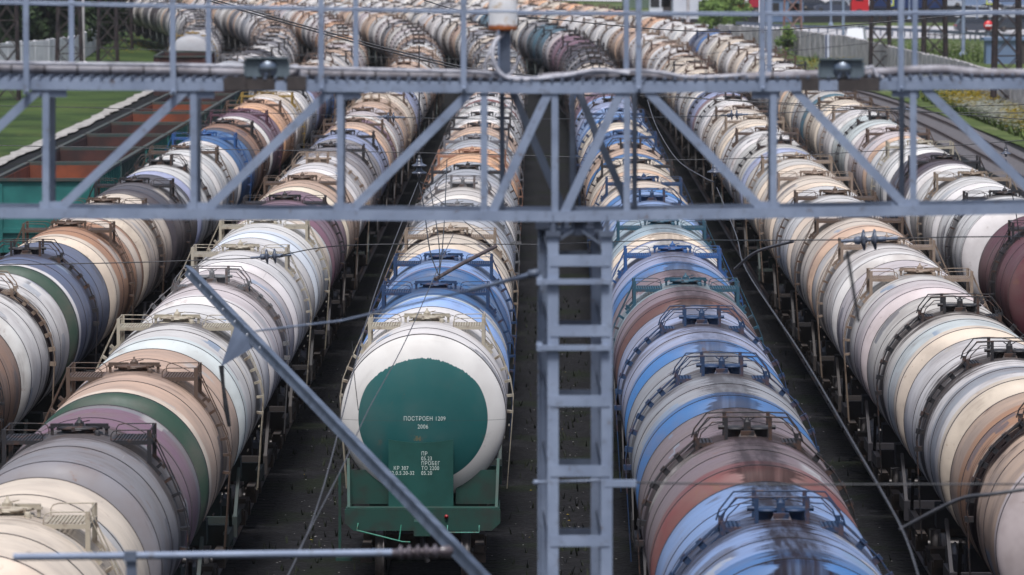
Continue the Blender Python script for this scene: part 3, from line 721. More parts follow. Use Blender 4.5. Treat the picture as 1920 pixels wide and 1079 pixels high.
# ------------------------------------------------------------------ open gondola wagons
M_TEAL = mottled('teal_wagon_paint', S(18, 86, 84), S(34, 106, 102), 1.2, .6, 0, .3, .7)
M_DGREEN = mottled('dull_green_wagon_paint', S(34, 58, 58), S(52, 74, 70), 1.2, .65)
M_RUSTIN = mottled('rusty_floor_and_walls', S(132, 68, 42), S(96, 52, 38), .9, .85, 0, .35, .65)
M_BROWNIN = mottled('brown_inner_walls', S(76, 44, 40), S(50, 34, 34), .9, .85)
GLEN = 11.7
M_RIM = mottled('worn_rail_paint', S(44, 62, 60), S(70, 62, 56), 2.5, .7)
def gondola_meshes(mp, mi):
    b = MB(); rm = MB(); hw = 1.52; z0, z1 = 1.2, 3.5; L = GLEN / 2
    for s in (-1, 1):
        b.box((s * hw, 0, (z0 + z1) / 2), (.06, GLEN, z1 - z0)); b.box((0, s * L, (z0 + z1) / 2), (2 * hw - .06, .06, z1 - z0))
        rm.box((s * (hw + .03), 0, z1 + .05), (.16, GLEN + .1, .10)); rm.box((0, s * (L + .03), z1 + .048), (2 * hw - .1, .16, .10))
        n = 13
        for i in range(n):
            b.box((s * (hw + .075), -L + .1 + (GLEN - .2) * i / (n - 1), (z0 + z1) / 2), (.09, .16 if i % 3 else .24, z1 - z0 - .02))
        for zz in (1.9, 2.7): b.box((0, s * (L + .07), zz), (2 * hw - .1, .08, .14))
        for xx in (-1.4, 1.4): b.box((xx, s * (L + .08), (z0 + z1) / 2 - .05), (.22, .1, z1 - z0 - .1))
    body = b.mesh('body', mp)
    c = MB()
    for s in (-1, 1):
        c.box((s * (hw - .05), 0, (z0 + z1) / 2), (.035, GLEN - .1, z1 - z0 - .01)); c.box((0, s * (L - .05), (z0 + z1) / 2), (2 * hw - .14, .035, z1 - z0 - .012))
    c.box((0, 0, z0 + .05), (2 * hw - .14, GLEN - .14, .08))
    return body, c.mesh('inner_lining', mi), rm.mesh('top_rail', M_RIM)
gv = [gondola_meshes(M_TEAL, M_RUSTIN), gondola_meshes(M_TEAL, M_BROWNIN), gondola_meshes(M_DGREEN, M_BROWNIN), gondola_meshes(M_DGREEN, M_RUSTIN), gondola_meshes(M_BROWNIN, M_BROWNIN)]
seq = [(0, 'teal open gondola wagon with orange rust inside, nearest of its row'), (2, 'dull green gondola wagon with dark brown inside, second from the near end'), (1, 'teal gondola wagon with dark brown inside, third from the near end'),
  (1, 'teal gondola wagon with dark brown inside, fourth from the near end'), (3, 'dull green gondola wagon with reddish inside, fifth from the near end'), (3, 'dull green gondola wagon with rusty inside, sixth from the near end'),
  (2, 'dull green gondola wagon with dark inside, seventh from the near end'), (2, 'dull green gondola wagon with dark inside, farthest before the silver tank car')]
ME['gframe'] = underframe(GLEN / 2 - .15).mesh('underframe', M_FRM)
def gondola(v, lab, X, Y, rz=0):
    t = thing('gondola_wagon', lab, 'gondola wagon', (X, Y, 0), rz, 'open gondola wagons')
    ob('body', gv[v][0], t); ob('inner_lining', gv[v][1], t); ob('top_rail', gv[v][2], t); f = ob('underframe', ME['gframe'], t); f['c_frm'] = list(S(36, 40, 40))
    for yy in (-4.0, 4.0):
        bo = ob('bogie', ME['bogie'], t, (0, yy, 0))
        for q in (-.925, .925): ob('wheelset', ME['wheelset'], bo, (0, q, .475))
for i, (v, lab) in enumerate(seq): gondola(v, lab, ROWX['Z'], 182.6 + GLEN / 2 + 12.45 * i)
gondola(4, 'dark brown gondola wagon alone in front of the far left tank cars', cx(ROWX['Y'], 347), 347, heading(347))

# ------------------------------------------------------------------ the gantry across the yard
GY0, GY1 = 50.0, 50.75
gan = thing('gantry_beam', 'long grey lattice gantry beam with walkway crossing the whole yard', 'gantry', at(1080, 400, GY0))
inv = Matrix.Translation(-gan.location)
def gp(px, py, Y): return inv @ at(px, py, Y)
def gpart(name, b, m=None): return part(name, b, m or M_GALV, gan)
UPY = (0, -1, 0)
def chord_y(px, top):
    if top: return 156 + (px + 300) * 10 / 1350 if px < 1050 else 166 - (px - 1050) * 9 / 870
    return 398 + (px + 300) * 8 / 1350 if px < 1100 else 406 - (px - 1100) * 14 / 820
for top in (True, False):
    for (xa, xb) in ((-300, 1060), (1060, 2200)):
        for Y in (GY0, GY1):
            b = MB(); sh = 0.985 if Y > GY0 else 1
            def q(px):
                p = gp(px, chord_y(px, top), GY0); return Vector((p.x, p.y + (Y - GY0), p.z))
            b.angle(q(xa), q(xb), .094, .012, (0, 0, 1), 1 if top else -1)
            gpart('chord', b)
def web(px0, t0, px1, t1, Y, w, m=None, name='web_member'):
    a = gp(px0, chord_y(px0, t0) + (6 if t0 else -4), GY0); c2 = gp(px1, chord_y(px1, t1) + (6 if t1 else -4), GY0)
    o = Vector((0, (Y - GY0) + (.014 if Y == GY0 else -.03), 0))
    b = MB(); d_ = (c2 - a).normalized()
    b.bar(a + o, c2 + o, w, .012, UPY)
    sd = d_.cross(Vector((0, 1, 0))).normalized() * (w / 2)
    b.bar(a + o + sd + Vector((0, w / 2, 0)), c2 + o + sd + Vector((0, w / 2, 0)), .012, w, UPY)
    gpart(name, b, m)
for px in (-190, 85, 362, 637, 907, 1040, 1175, 1450, 1712, 1985):
    web(px, True, px, False, GY0, .054, None, 'web_post')
for px in (-190, 85, 362, 637, 940, 1074, 1192, 1450, 1700, 1985):
    web(px, True, px, False, GY1, .042, M_GALVD, 'web_post')
for a, c2 in ((-170, 78), (108, 352), (384, 622), (655, 885), (922, 1030), (1058, 1166)):
    web(a, False, c2, True, GY0, .07, None, 'web_diagonal')
for a, c2 in ((1212, 1432), (1487, 1702), (1732, 1962)):
    web(a, True, c2, False, GY0, .07, None, 'web_diagonal')
for a, c2 in ((958, 1056), (1082, 1182)):
    web(a, True, c2, False, GY1, .062, M_GALVD, 'web_diagonal')
# gusset plates at the joints
for px in (85, 362, 637, 1450, 1712):
    for tp in (True, False):
        p = gp(px + (14 if px < 1000 else -14), chord_y(px, tp) + (10 if tp else -8), GY0); b = MB().box((p.x, p.y + .028, p.z), (.24, .01, .13)); gpart('gusset', b)
# walkway grating on the top chords
b = MB(); px = -290
pa = gp(-290, 150, GY0); pb = gp(2190, 150, GY0); xx = pa.x
while xx < pb.x:
    pxx = 1005 + (xx + gan.location.x) * FPX / GY0
    z = gp(pxx, chord_y(pxx, True), GY0).z + .072
    b.bar((xx, .0 + GY0 - gan.location.y - .02, z), (xx + .05, GY1 + .1 - gan.location.y, z), .025, .022); xx += .09
gpart('walkway', b, M_GALVD)
# railing posts and rails
def post(px, y0, y1, Y, w=.044):
    a = gp(px, y0, Y); c2 = gp(px, y1, Y); b = MB(); b.bar((a.x, a.y, a.z), (a.x, a.y, c2.z), w, .014, UPY)
    b.bar((a.x - w / 2, a.y + w / 2, a.z), (a.x - w / 2, a.y + w / 2, c2.z), .014, w, UPY)
    b.lathe([(.013, 0), (.013, .03), (.001, .035)], (a.x, a.y - .008, a.z + .03), (0, -1, 0), 8); gpart('railing_post', b)
for px in (50, 325, 603, 870, 1198, 1430, 1690, 1960): post(px, 178 if px < 400 else 172, -110, GY0 - .06)
for px in (135, 392, 668, 938, 1175, 1443, 1716): post(px, 150, -118, GY1 + .06, .040)
for off, YY in ((0, GY0 - .03), (4, GY1 + .09)):
    b = MB(); b.tube([gp(x_, y_ + off, YY) for x_, y_ in ((-250, -3), (0, 3), (320, 10), (700, 17), (1000, 23), (1400, 25), (1920, 22), (2180, 19))], .0105, 8); gpart('railing', b)
    b = MB(); b.tube([gp(x_, y_ + off, YY) for x_, y_ in ((-250, -108), (1000, -84), (2180, -88))], .02, 8); gpart('railing', b)

# mast under the gantry
M0 = at(1085, 425, GY0)
mast = thing('lattice_mast', 'tall grey lattice mast with batten plates carrying the gantry', 'mast', (M0.x, GY0, 0))
ZT = M0.z
legs = {'fl': (at(1037, 700, GY0).x - M0.x, 0), 'fr': (at(1138, 700, GY0).x - M0.x, 0), 'bl': (at(1037, 700, GY0).x - M0.x - .085, .56), 'br': (at(1138, 700, GY0).x - M0.x - .085, .56)}
for kx, (lx, ly) in legs.items():
    b = MB(); tz = ZT - .03 - (.06 if ly == 0 else -.02)
    b.box((lx, ly, tz / 2 - .1), (.098, .012, tz + .2)); sgn = 1 if lx > -.05 else -1
    b.box((lx + sgn * .043, ly + .035 * (1 if ly == 0 else -1), tz / 2 - .1), (.012, .06, tz + .2))
    b.box((lx - sgn * .043, ly + .02 * (1 if ly == 0 else -1), tz / 2 - .1), (.012, .03, tz + .2))
    part('leg', b, M_GALV, mast)
z = ZT - .30; i = 0
while z > .3:
    for kk, yy, o in (('f', -.008, 0.0), ('b', .575, .0)):
        xl, xr = legs[kk + 'l'][0], legs[kk + 'r'][0]
        b = MB().box(((xl + xr) / 2, yy, z), (xr - xl + .05, .01, .10)); part('batten_plate', b, M_GALV if kk == 'f' else M_GALVD, mast)
    for s in ('l', 'r'):
        a_ = legs['f' + s]; c_ = legs['b' + s]
        b = MB(); b.bar((a_[0], .02, z - .1), (c_[0], .55, z + .2), .012, .06); part('side_lacing', b, M_GALVD, mast)
    z -= .62; i += 1
b = MB()
for lx in (legs['fl'][0], legs['fr'][0]):
    b.box((lx, .01, ZT - .065), (.13, .08, .05)); b.box((lx, .01, ZT - .02), (.045, .05, .08)); b.tube([(lx, .01, ZT - .04), (lx, .01, ZT + .10)], .018, 8)
b.box((-.06, .25, ZT - .05), (.40, .4, .06)); b.box((.0, .2, ZT + .0), (.12, .2, .1)); b.box((legs['bl'][0], .5, ZT - .02), (.14, .1, .06))
for o in (-.14, -.05, .05): b.tube([(o, .05, ZT - .05), (o, .05, ZT + .13)], .016, 8)
for o, yy in ((-.22, .1), (.17, .1), (-.12, .42), (.12, .42)):
    b.box((o, yy, ZT + .02), (.07, .12, .10)); b.box((o, yy - .05, ZT + .075), (.13, .02, .03)); b.lathe([(.022, 0), (.022, .03), (.001, .035)], (o, yy, ZT + .07), (0, 0, 1), 8)
b.bar((-.24, .02, ZT - .16), (-.05, .02, ZT - .04), .05, .02); b.bar((.2, .02, ZT - .16), (.03, .02, ZT - .04), .05, .02)
part('mast_head', b, M_GALVD, mast)
for py, dx0, dx1 in ((528, -.10, .06), (652, -.12, .04)):
    zz = at(1085, py, GY0).z; b = MB(); b.box(((legs['fl'][0] + legs['fr'][0]) / 2 - .04, -.03, zz), (legs['fr'][0] - legs['fl'][0] + .12, .04, .045)); b.box((legs['fl'][0] - .12, .2, zz), (.05, .55, .05)); part('clamp', b, M_GALV, mast)
zz = at(1085, 907, GY0).z; b = MB(); b.tube([(legs['fl'][0] - .14, .3, zz - .02), (legs['fr'][0], .3, zz)], .012, 8); b.lathe([(.001, -.03), (.022, -.02), (.022, .02), (.001, .03)], (legs['fl'][0] - .15, .3, zz - .02), (1, 0, 0), 10)
b.bar((legs['fr'][0] - .02, .02, zz), (legs['fr'][0] + .26, .02, zz), .06, .06); part('bracket', b, M_GALV, mast)

# floodlights, canister, cables lying on the walkway
def floodlight(px, py, yaw, lab):
    p = at(px, py, GY0 + .12); t = thing('floodlight', lab, 'floodlight', p, R(yaw), 'floodlights on the gantry')
    b = MB(); b.add([(-.19, -.05, -.075), (.19, -.05, -.075), (.19, -.05, .085), (-.19, -.05, .085), (-.17, .2, -.06), (.17, .2, -.06), (.17, .2, .06), (-.17, .2, .06)], [(0, 1, 2, 3), (4, 7, 6, 5), (0, 4, 5, 1), (1, 5, 6, 2), (2, 6, 7, 3), (3, 7, 4, 0)])
    for s in (-1, 1): b.box((s * .195, -.02, .0), (.014, .1, .12))
    b.box((0, -.06, .09), (.40, .05, .014)); part('housing', b, M_LAMPBODY, t)
    b = MB(); b.lathe([(.085, 0), (.085, -.004), (.075, -.012), (.05, -.03), (.02, -.038), (.001, -.04)], (.01, -.048, .0), (0, 1, 0), 24); part('lens', b, M_LENS, t)
    b = MB(); b.box((-.02, .02, -.14), (.72, .3, .10)); b.box((-.27, -.15, -.13), (.17, .05, .12)); b.box((.26, -.15, -.13), (.17, .05, .12)); part('mounting_tray', b, M_BROWN, t)
    b = MB(); b.tube([(.19, .05, 0), (.26, .1, .02), (.30, .08, -.06), (.36, .1, -.08)], .018, 8); part('power_lead', b, M_CABLE, t)
floodlight(500, 128, 3, 'boxy grey floodlight on the gantry left of the rusty canister')
floodlight(1578, 130, -8, 'boxy grey floodlight on the gantry at the right')
p = at(943, 57, GY0 + .35)
t = thing('signal_canister', 'white rusty canister on a short post above the gantry', 'canister', p)
b = MB().lathe([(.001, 0), (.125, 0), (.13, .01), (.13, .02), (.127, .03), (.127, .48), (.115, .53), (.001, .55)], (0, 0, 0), (0, 0, 1), 32); part('body', b, M_CAN, t)
b = MB(); b.box((.02, 0, -.21), (.10, .08, .42)); part('post', b, M_GALVD, t)
def cable(name, lab, pts, r, m, cat='cable', grp=None, n=8):
    b = MB(); P = [at(*q_) for q_ in pts]
    # smooth the run with a Catmull-Rom pass
    out = []
    for i in range(len(P) - 1):
        p0 = P[max(i - 1, 0)]; p1 = P[i]; p2 = P[i + 1]; p3 = P[min(i + 2, len(P) - 1)]
        k_ = 6 if len(P) > 2 else 1
        for j in range(k_):
            u = j / k_
            out.append(.5 * ((2 * p1) + (p2 - p0) * u + (2 * p0 - 5 * p1 + 4 * p2 - p3) * u * u + (3 * p1 - p0 - 3 * p2 + p3) * u ** 3))
    out.append(P[-1])
    b.tube(out, r, n); o = part(name, b, m, None); return tag(o, lab, cat, grp)
YC = GY0 + .3
cable('cable_bundle', 'grey cable bundle tied along the left half of the gantry walkway', [(-250, 121, YC), (0, 128, YC), (200, 131, YC), (400, 136, YC), (560, 139, YC), (760, 142, YC), (930, 144, YC)], .047, M_CABLED, 'cable bundle', None, 10)
cable('cable_bundle', 'grey cable bundle along the right half of the gantry walkway', [(1010, 148, YC), (1120, 141, YC), (1220, 142, YC), (1300, 150, YC), (1420, 145, YC), (1640, 137, YC), (1760, 131, YC), (1860, 138, YC), (2150, 139, YC)], .045, M_CABLED, 'cable bundle', None, 10)
cable('power_cable', 'pale cable on top of the left cable bundle', [(-250, 111, YC - .1), (0, 118, YC - .1), (220, 121, YC - .1), (300, 122, YC - .1), (450, 125, YC - .1), (700, 131, YC - .1), (900, 136, YC - .1), (960, 146, YC - .1), (1040, 147, YC - .1), (1130, 136, YC - .1), (1220, 134, YC - .1), (1300, 146, YC - .1), (1400, 141, YC - .1)], .018, M_CABLE)
cable('power_cable', 'pale cable looping from the rusty canister down to walkway', [(945, 62, GY0 + .33), (928, 80, GY0 + .2), (924, 110, GY0 + .15), (938, 138, GY0 + .15), (965, 150, GY0 + .15), (1010, 148, GY0 + .15), (1060, 142, GY0 + .15), (1120, 132, GY0 + .15), (1180, 138, GY0 + .15)], .021, M_CABLE)
cable('power_cable', 'thin pale cable arc beside the canister post', [(940, 62, GY0 + .33), (915, 105, GY0 + .2), (910, 130, GY0 + .2), (930, 146, GY0 + .2), (958, 138, GY0 + .2), (975, 105, GY0 + .2)], .012, M_CABLE)
b = MB()
for i in range(26):
    px = -40 + i * 62
    if 440 < px < 580 or px > 1500 or 905 < px < 1010: continue
    p = at(px, 127 + px * .0155 if px < 920 else 141, YC); b.lathe([(.056, -.006), (.056, .006)], p, (1, 0, .0), 12)
tag(part('cable_tie', b, M_BLACK, None), 'black cable ties round the cable bundles on the walkway', 'cable ties'); stuff(bpy.data.objects['cable_tie'])
p = at(1180, 146, YC); t = MB().box((0, 0, 0), (.17, .14, .06)); o = part('junction_box', t, M_BLACK, None); o.location = p; tag(o, 'flat black box on the walkway right of the canister', 'junction box')

# ------------------------------------------------------------------ catenary arms, wires and insulators
t = thing('cantilever_arm', 'long slanting grey angle iron arm with bolt holes at its end', 'cantilever arm', at(620, 790, 60))
L0 = -Vector(t.location)
pa, pb = at(350, 508, 72) + L0, at(925, 1108, 51) + L0
b = MB(); d_ = (pb - pa).normalized(); side = d_.cross(Vector((0, 1, 0))).normalized()
b.bar(pa, pb, .125, .012, UPY); b.bar(pa + side * .058 + Vector((0, .05, 0)), pb + side * .058 + Vector((0, .05, 0)), .012, .10, UPY)
part('arm', b, M_GALVD, t)
b = MB()
for i in range(7):
    q_ = pa + d_ * (.35 + i * 1.05) + Vector((0, -.009, 0)); b.lathe([(.001, 0), (.028, 0), (.028, .004), (.001, .004)], q_, (0, -1, 0), 10)
part('bolt', b, mottled('zinc_bolt', S(200, 205, 212), S(170, 176, 186), 9, .4, .3), t)
b = MB(); v0, v1, v2 = at(440, 612, 67) + L0, at(482, 648, 66) + L0, at(414, 688, 66.5) + L0; o_ = Vector((0, .03, 0))
b.add([v0, v1, v2, v0 + o_, v1 + o_, v2 + o_], [(0, 2, 1), (3, 4, 5), (0, 1, 4, 3), (1, 2, 5, 4), (2, 0, 3, 5)]); part('gusset', b, M_GALVD, t)
b = MB(); b.tube([at(415, 686, 66.4) + L0, at(418, 720, 66.4) + L0, at(424, 765, 66.4) + L0, at(430, 800, 66.4) + L0], [.03, .02, .03, .022], 8); part('hanger', b, M_WIRE, t)
t = thing('steady_rod', 'slim grey steady rod reaching left from the mast', 'steady rod', at(1000, 515, GY0))
L1 = -Vector(t.location); b = MB(); b.tube([at(1003, 513, 50.1) + L1, at(880, 545, 50.8) + L1], .02, 10); b.tube([at(880, 545, 50.8) + L1, at(640, 602, 53) + L1, at(480, 621, 56) + L1], .010, 8); part('tube', b, M_GALV, t)
b = MB(); b.lathe([(.02, -.05), (.036, -.04), (.036, .04), (.02, .05)], at(1000, 513, 50.1) + L1, (1, 0, .2), 12); part('socket', b, M_GALVD, t)
t = thing('horizontal_arm', 'horizontal grey tube arm with ribbed insulator at bottom edge', 'tube arm', at(245, 1045, 46))
L2 = -Vector(t.location); b = MB(); b.tube([at(25, 1045, 46) + L2, at(735, 1037, 46) + L2], .03, 12); part('tube', b, M_GALV, t)
b = MB(); b.bar(at(246, 1050, 46) + L2, at(256, 1400, 46) + L2, .085, .05, UPY); b.box(at(245, 1043, 46) + L2, (.1, .1, .075)); part('bracket', b, M_GALVD, t)
prof = [(.028, 0)]
for i in range(5): prof += [(.03, .05 + i * .07), (.062, .065 + i * .07), (.058, .08 + i * .07), (.03, .09 + i * .07)]
prof += [(.028, .42)]
b = MB().lathe(prof, at(735, 1037, 46) + L2, at(830, 1034, 46) - at(735, 1037, 46), 14); b.lathe([(.045, .40), (.05, .47), (.02, .5)], at(735, 1037, 46) + L2, at(830, 1034, 46) - at(735, 1037, 46), 10); part('insulator', b, mottled('insulator_brown', S(70, 62, 66), S(90, 84, 90), 6, .3), t)
# bell insulators hanging on rods
def bell(px, py, Y, lab, top_py, n=2):
    p = at(px, py, Y); t = thing('hanging_insulator', lab, 'insulator', p, 0, 'hanging bell insulators')
    for i in range(n):
        b = MB().lathe([(.03, .12), (.05, .11), (.055, .05), (.07, .03), (.135, .0), (.14, -.018), (.12, -.024), (.05, -.012), (.03, -.05), (.028, -.09)], (0, 0, .06 - i * .135), (0, 0, 1), 20); part('disc', b, M_GLASSI, t)
    b = MB(); b.lathe([(.02, 0), (.055, .0), (.045, .05), (.03, .1), (.02, .11)], (0, 0, .13), (0, 0, 1), 12); b.tube([(0, 0, .22), (0, 0, .24 + (at(px, top_py, Y).z - p.z))], .012, 6); b.tube([(0, 0, -.1), (0, 0, -.26)], .014, 6); part('cap_and_rod', b, M_WIRE, t)
bell(786, 316, 104, 'two-disc insulator hanging between the second row and green-ended row', 110)
bell(1340, 328, 104, 'single bell insulator beside the second row right of mast', 300, 1)
bell(1886, 292, 150, 'bell insulator over the empty track at far right', 280, 1)
def strain(px, py, Y, dx, dy, lab):
    p = at(px, py, Y); ax = (at(px + dx, py + dy, Y) - at(px - dx, py - dy, Y)).normalized()
    t = thing('strain_insulator', lab, 'insulator', p, 0, 'strain insulators in the cross wires')
    for o in (-.07, .07):
        b = MB().lathe([(.03, -.05), (.05, -.035), (.13, -.012), (.135, .004), (.12, .016), (.05, .02), (.03, .05)], ax * o, ax, 20); part('disc', b, M_GLASSI, t)
    b = MB(); b.tube([ax * -.36, ax * .36], .022, 8); b.lathe([(.02, -.2), (.05, -.18), (.055, -.12), (.03, -.1)], (0, 0, 0), ax, 12); b.lathe([(.02, .22), (.035, .2), (.035, .14), (.03, .1)], (0, 0, 0), ax, 12); part('fitting', b, M_GALVD, t)
strain(508, 481, 100, 40, -3, 'two-disc strain insulator over the white tanks at left')
strain(1630, 450, 72, 40, -2, 'blurred two-disc strain insulator over the cream tanks')
strain(733, 220, 150, 40, 1, 'small strain insulator over the beige tanks behind the gantry')
strain(1377, 216, 150, 40, -2, 'small strain insulator over the white tanks at right')
strain(1614, 50, 330, 40, -4, 'small strain insulator in the wire before the road')
strain(1692, 205, 180, 40, 3, 'small strain insulator over the empty track')
W = 'overhead_wire'
def wire(lab, pts, r=.012, m=None, name=W): return cable(name, lab, pts, r, m or M_WIRE, 'wire', None, 6)
wire('upper of two dark wires slanting down from top left', [(380, -6, 90), (640, 68, 90), (870, 126, 90), (1010, 143, 90), (1280, 160, 90)], .013)
wire('lower of two dark wires slanting down from top left', [(372, -4, 90), (640, 73, 90), (870, 131, 90), (1010, 148, 90), (1280, 167, 90)], .013)
wire('dark wire slanting from the top centre to the right', [(760, -12, 120), (870, 22, 120), (1010, 34, 120), (1280, 58, 120), (1500, 54, 120), (1720, 36, 120), (1960, 12, 120)], .013)
wire('thin dark cross wire over the gondolas and grey tanks', [(-20, 273, 130), (300, 279, 130), (640, 284, 130), (960, 291, 130), (1290, 300, 130), (1600, 286, 130), (1940, 262, 130)], .010)
wire('thin cross wire above the teal gondolas', [(-20, 198, 170), (300, 206, 170), (640, 217, 170), (733, 220, 150), (960, 224, 170), (1290, 219, 150), (1377, 216, 150), (1650, 204, 170), (1940, 196, 170)], .011)
wire('thin cross wire over the lawn and far tanks', [(-20, 84, 260), (300, 94, 260), (640, 106, 260), (960, 112, 260), (1290, 106, 260), (1614, 50, 330), (1940, 14, 330)], .013)
wire('dark cross wire from left edge to the two-disc insulator', [(-20, 497, 100), (230, 493, 100), (460, 485, 100), (490, 482, 100)], .010)
wire('dark cross wire from the two-disc insulator toward the mast', [(526, 479, 100), (640, 461, 98), (860, 458, 98), (1010, 459, 98)], .010)
wire('dark cross wire from the mast to right edge', [(1010, 459, 98), (1240, 451, 98), (1420, 451, 90), (1600, 450, 72)], .009)
wire('dark cross wire right of the blurred insulator', [(1655, 449, 72), (1780, 445, 76), (1940, 444, 80)], .009)
wire('pale contact wire rising to the two-disc hanging insulator', [(530, 1100, 60), (606, 915, 68), (700, 560, 92), (784, 342, 104)], .009, M_WIREL)
wire('pale wire crossing the green end of the tank car', [(556, 1040, 60), (640, 880, 66), (690, 770, 74), (760, 640, 84), (836, 470, 100), (850, 440, 104)], .008, M_WIREL)
wire('dropper wire left of the green-ended tank car', [(660, 640, 90), (664, 700, 90), (672, 770, 90)], .007)
wire('left dropper wire before the cream tank car', [(786, 345, 104), (795, 390, 103), (806, 470, 101), (822, 515, 100)], .011)
wire('middle dropper wire before the cream tank car', [(806, 350, 106), (818, 420, 104), (824, 470, 102), (824, 515, 100)], .009)
wire('right dropper wire before the cream tank car', [(838, 300, 112), (834, 400, 106), (829, 470, 102), (824, 515, 100)], .009)
wire('slack wire sagging from the hanging insulator', [(786, 340, 104), (806, 347, 105), (826, 333, 106), (840, 316, 108)], .009)
wire('thin wire slanting down over the grey tanks', [(800, 356, 110), (850, 398, 108), (900, 440, 106), (924, 466, 104)], .008)
o = wire('short dark slanting rod before the blue tank cars', [(816, 524, 100), (868, 494, 101), (930, 462, 102)], .034, mottled('dark_rod_paint', S(60, 52, 54), S(84, 74, 74), 5, .6), 'steady_rod')
wire('pale contact wire between the right two rows', [(1344, 352, 104), (1380, 440, 94), (1400, 508, 86), (1500, 660, 74), (1600, 830, 64), (1690, 990, 57), (1730, 1110, 53)], .010, M_WIREL)
wire('thin pale wire sagging down to the bell insulator', [(1214, 188, 112), (1232, 240, 110), (1270, 300, 108), (1318, 332, 105), (1340, 342, 104)], .011, M_WIREL)
wire('pale steady arm from contact wire toward the cream tanks', [(1378, 505, 86), (1420, 472, 85), (1488, 453, 84)], .022, M_WIREL, 'steady_rod')
wire('pale bent steady arm at the lower right', [(1688, 993, 57), (1795, 938, 56.5), (1860, 927, 56), (1950, 914, 56)], .021, M_WIREL, 'steady_rod')
wire('blurred dark hanger before the cream tanks at right', [(1588, 470, 48), (1610, 604, 48)], .016, M_WIRE, 'wire_hanger')
wire('thin dark wire from mast bracket to right edge', [(1192, 905, 50), (1290, 907, 50), (1500, 909, 50), (1940, 908, 50)], .009)
wire('dark wire hanging down over the maroon tank car', [(1895, 350, 100), (1905, 400, 100), (1912, 450, 100)], .010)
wire('pale wire under the gantry crossing to upper right', [(1200, 180, 140), (1400, 190, 140), (1640, 203, 140), (1940, 226, 140)], .012)
wire('dark feeder wire over the empty track', [(1200, 176, 150), (1440, 194, 150), (1700, 210, 150), (1940, 212, 150)], .012)
wire('dark wire from the right pylons across the road', [(1280, 110, 400), (1480, 96, 400), (1700, 74, 400), (1940, 52, 400)], .03)

# ------------------------------------------------------------------ lattice pylons, posts, signs
def pylon(px, py, w, h, lab, m=None, lat=.11, legs_n=2):
    p = atz(px, py); t = thing('lattice_pylon', lab, 'pylon', (p.x, p.y, -.1), 0, 'rusty lattice pylons')
    wt = w * .6
    for sx in (-1, 1):
        for sy in (-1, 1):
            b = MB(); b.bar((sx * w / 2, sy * w / 2, 0), (sx * wt / 2, sy * wt / 2, h), lat, lat); part('leg', b, m or M_LATT, t)
    nb = max(4, int(h / 1.6))
    for sy in (-1, 1):
        b = MB()
        for i in range(nb):
            z0, z1 = h * i / nb, h * (i + 1) / nb; w0 = w + (wt - w) * i / nb; w1 = w + (wt - w) * (i + 1) / nb
            b.bar((-w0 / 2, sy * w0 / 2, z0), (w1 / 2, sy * w1 / 2, z1), .06, .06); b.bar((w0 / 2, sy * w0 / 2 - .02, z0), (-w1 / 2, sy * w1 / 2 - .02, z1), .06, .06)
            b.bar((-w1 / 2, sy * w1 / 2, z1), (w1 / 2, sy * w1 / 2, z1), .05, .05)
        part('lacing', b, m or M_LATT, t)
    for sx in (-1, 1):
        b = MB()
        for i in range(nb):
            z0, z1 = h * i / nb, h * (i + 1) / nb; w0 = w + (wt - w) * i / nb; w1 = w + (wt - w) * (i + 1) / nb
            b.bar((sx * w0 / 2, -w0 / 2, z0), (sx * w1 / 2, w1 / 2, z1), .06, .06)
        part('lacing', b, m or M_LATT, t)
pylon(1887, 205, 1.65, 17, 'tall rusty lattice pylon nearest the right edge', None, .2)
pylon(1752, 150, 1.7, 17, 'rusty lattice pylon left of the no-entry sign', None, .2)
pylon(1650, 136, 1.5, 17, 'rusty lattice pylon in front of the red lorry', None, .18)
pylon(1486, 100, 1.6, 17, 'thin reddish pylon at the gap in the concrete wall', mottled('reddish_lattice_paint', S(120, 70, 60), S(150, 130, 126), 1.5, .7), .09)
pylon(14, 186, 1.5, 14, 'dark lattice pylon nearest the left edge', None, .12)
pylon(130, 140, 1.9, 15, 'dark lattice pylon before the white wall', None, .13)
pylon(202, 116, 1.6, 15, 'dark lattice pylon on the lawn right of the white wall', None, .14)
pylon(232, 92, 1.5, 15, 'farthest dark lattice pylon on the lawn', None, .13)
def pole(px, py, h, r, lab, m, cat='post', name='street_pole', arm=True):
    p = atz(px, py); t = thing(name, lab, cat, (p.x, p.y, -.1))
    b = MB().tube([(0, 0, 0), (0, 0, h)], [r, r * .7], 10); part('shaft', b, m, t)
    b = MB().lathe([(r * 2.2, 0), (r * 2.2, .25), (r * 1.2, .4)], (0, 0, 0), (0, 0, 1), 10); part('base', b, m, t)
    if arm:
        b = MB().tube([(0, 0, h), (0, -.6, h + .5), (0, -1.8, h + .6)], r * .5, 8); part('arm', b, m, t); b = MB().box((0, -2.1, h + .58), (.3, .8, .12)); part('lamp_head', b, M_LAMPBODY, t)
pole(156, 122, 9, .16, 'round concrete pole beside the white wall', M_CONC, arm=False)
pole(1290, 62, 12, .20, 'pale concrete pole by the bush at the top', M_CONC, arm=False)
pole(1425, 56, 12, .13, 'thin pale pole left of the reddish pylon', M_WHITEW)
pole(1558, 47, 12, .12, 'left pale street lamp post on the far verge', M_GALV)
pole(1581, 76, 12, .16, 'pale street lamp post left of the white van', M_GALV)
pole(1705, 36, 12, .12, 'pale street lamp post beside the blue trailer', M_GALV)
pole(1806, 104, 12, .17, 'grey street lamp post left of the no-entry sign', M_GALV)
pole(1832, 62, 12, .09, 'thin grey post by the dark car', M_GALV)
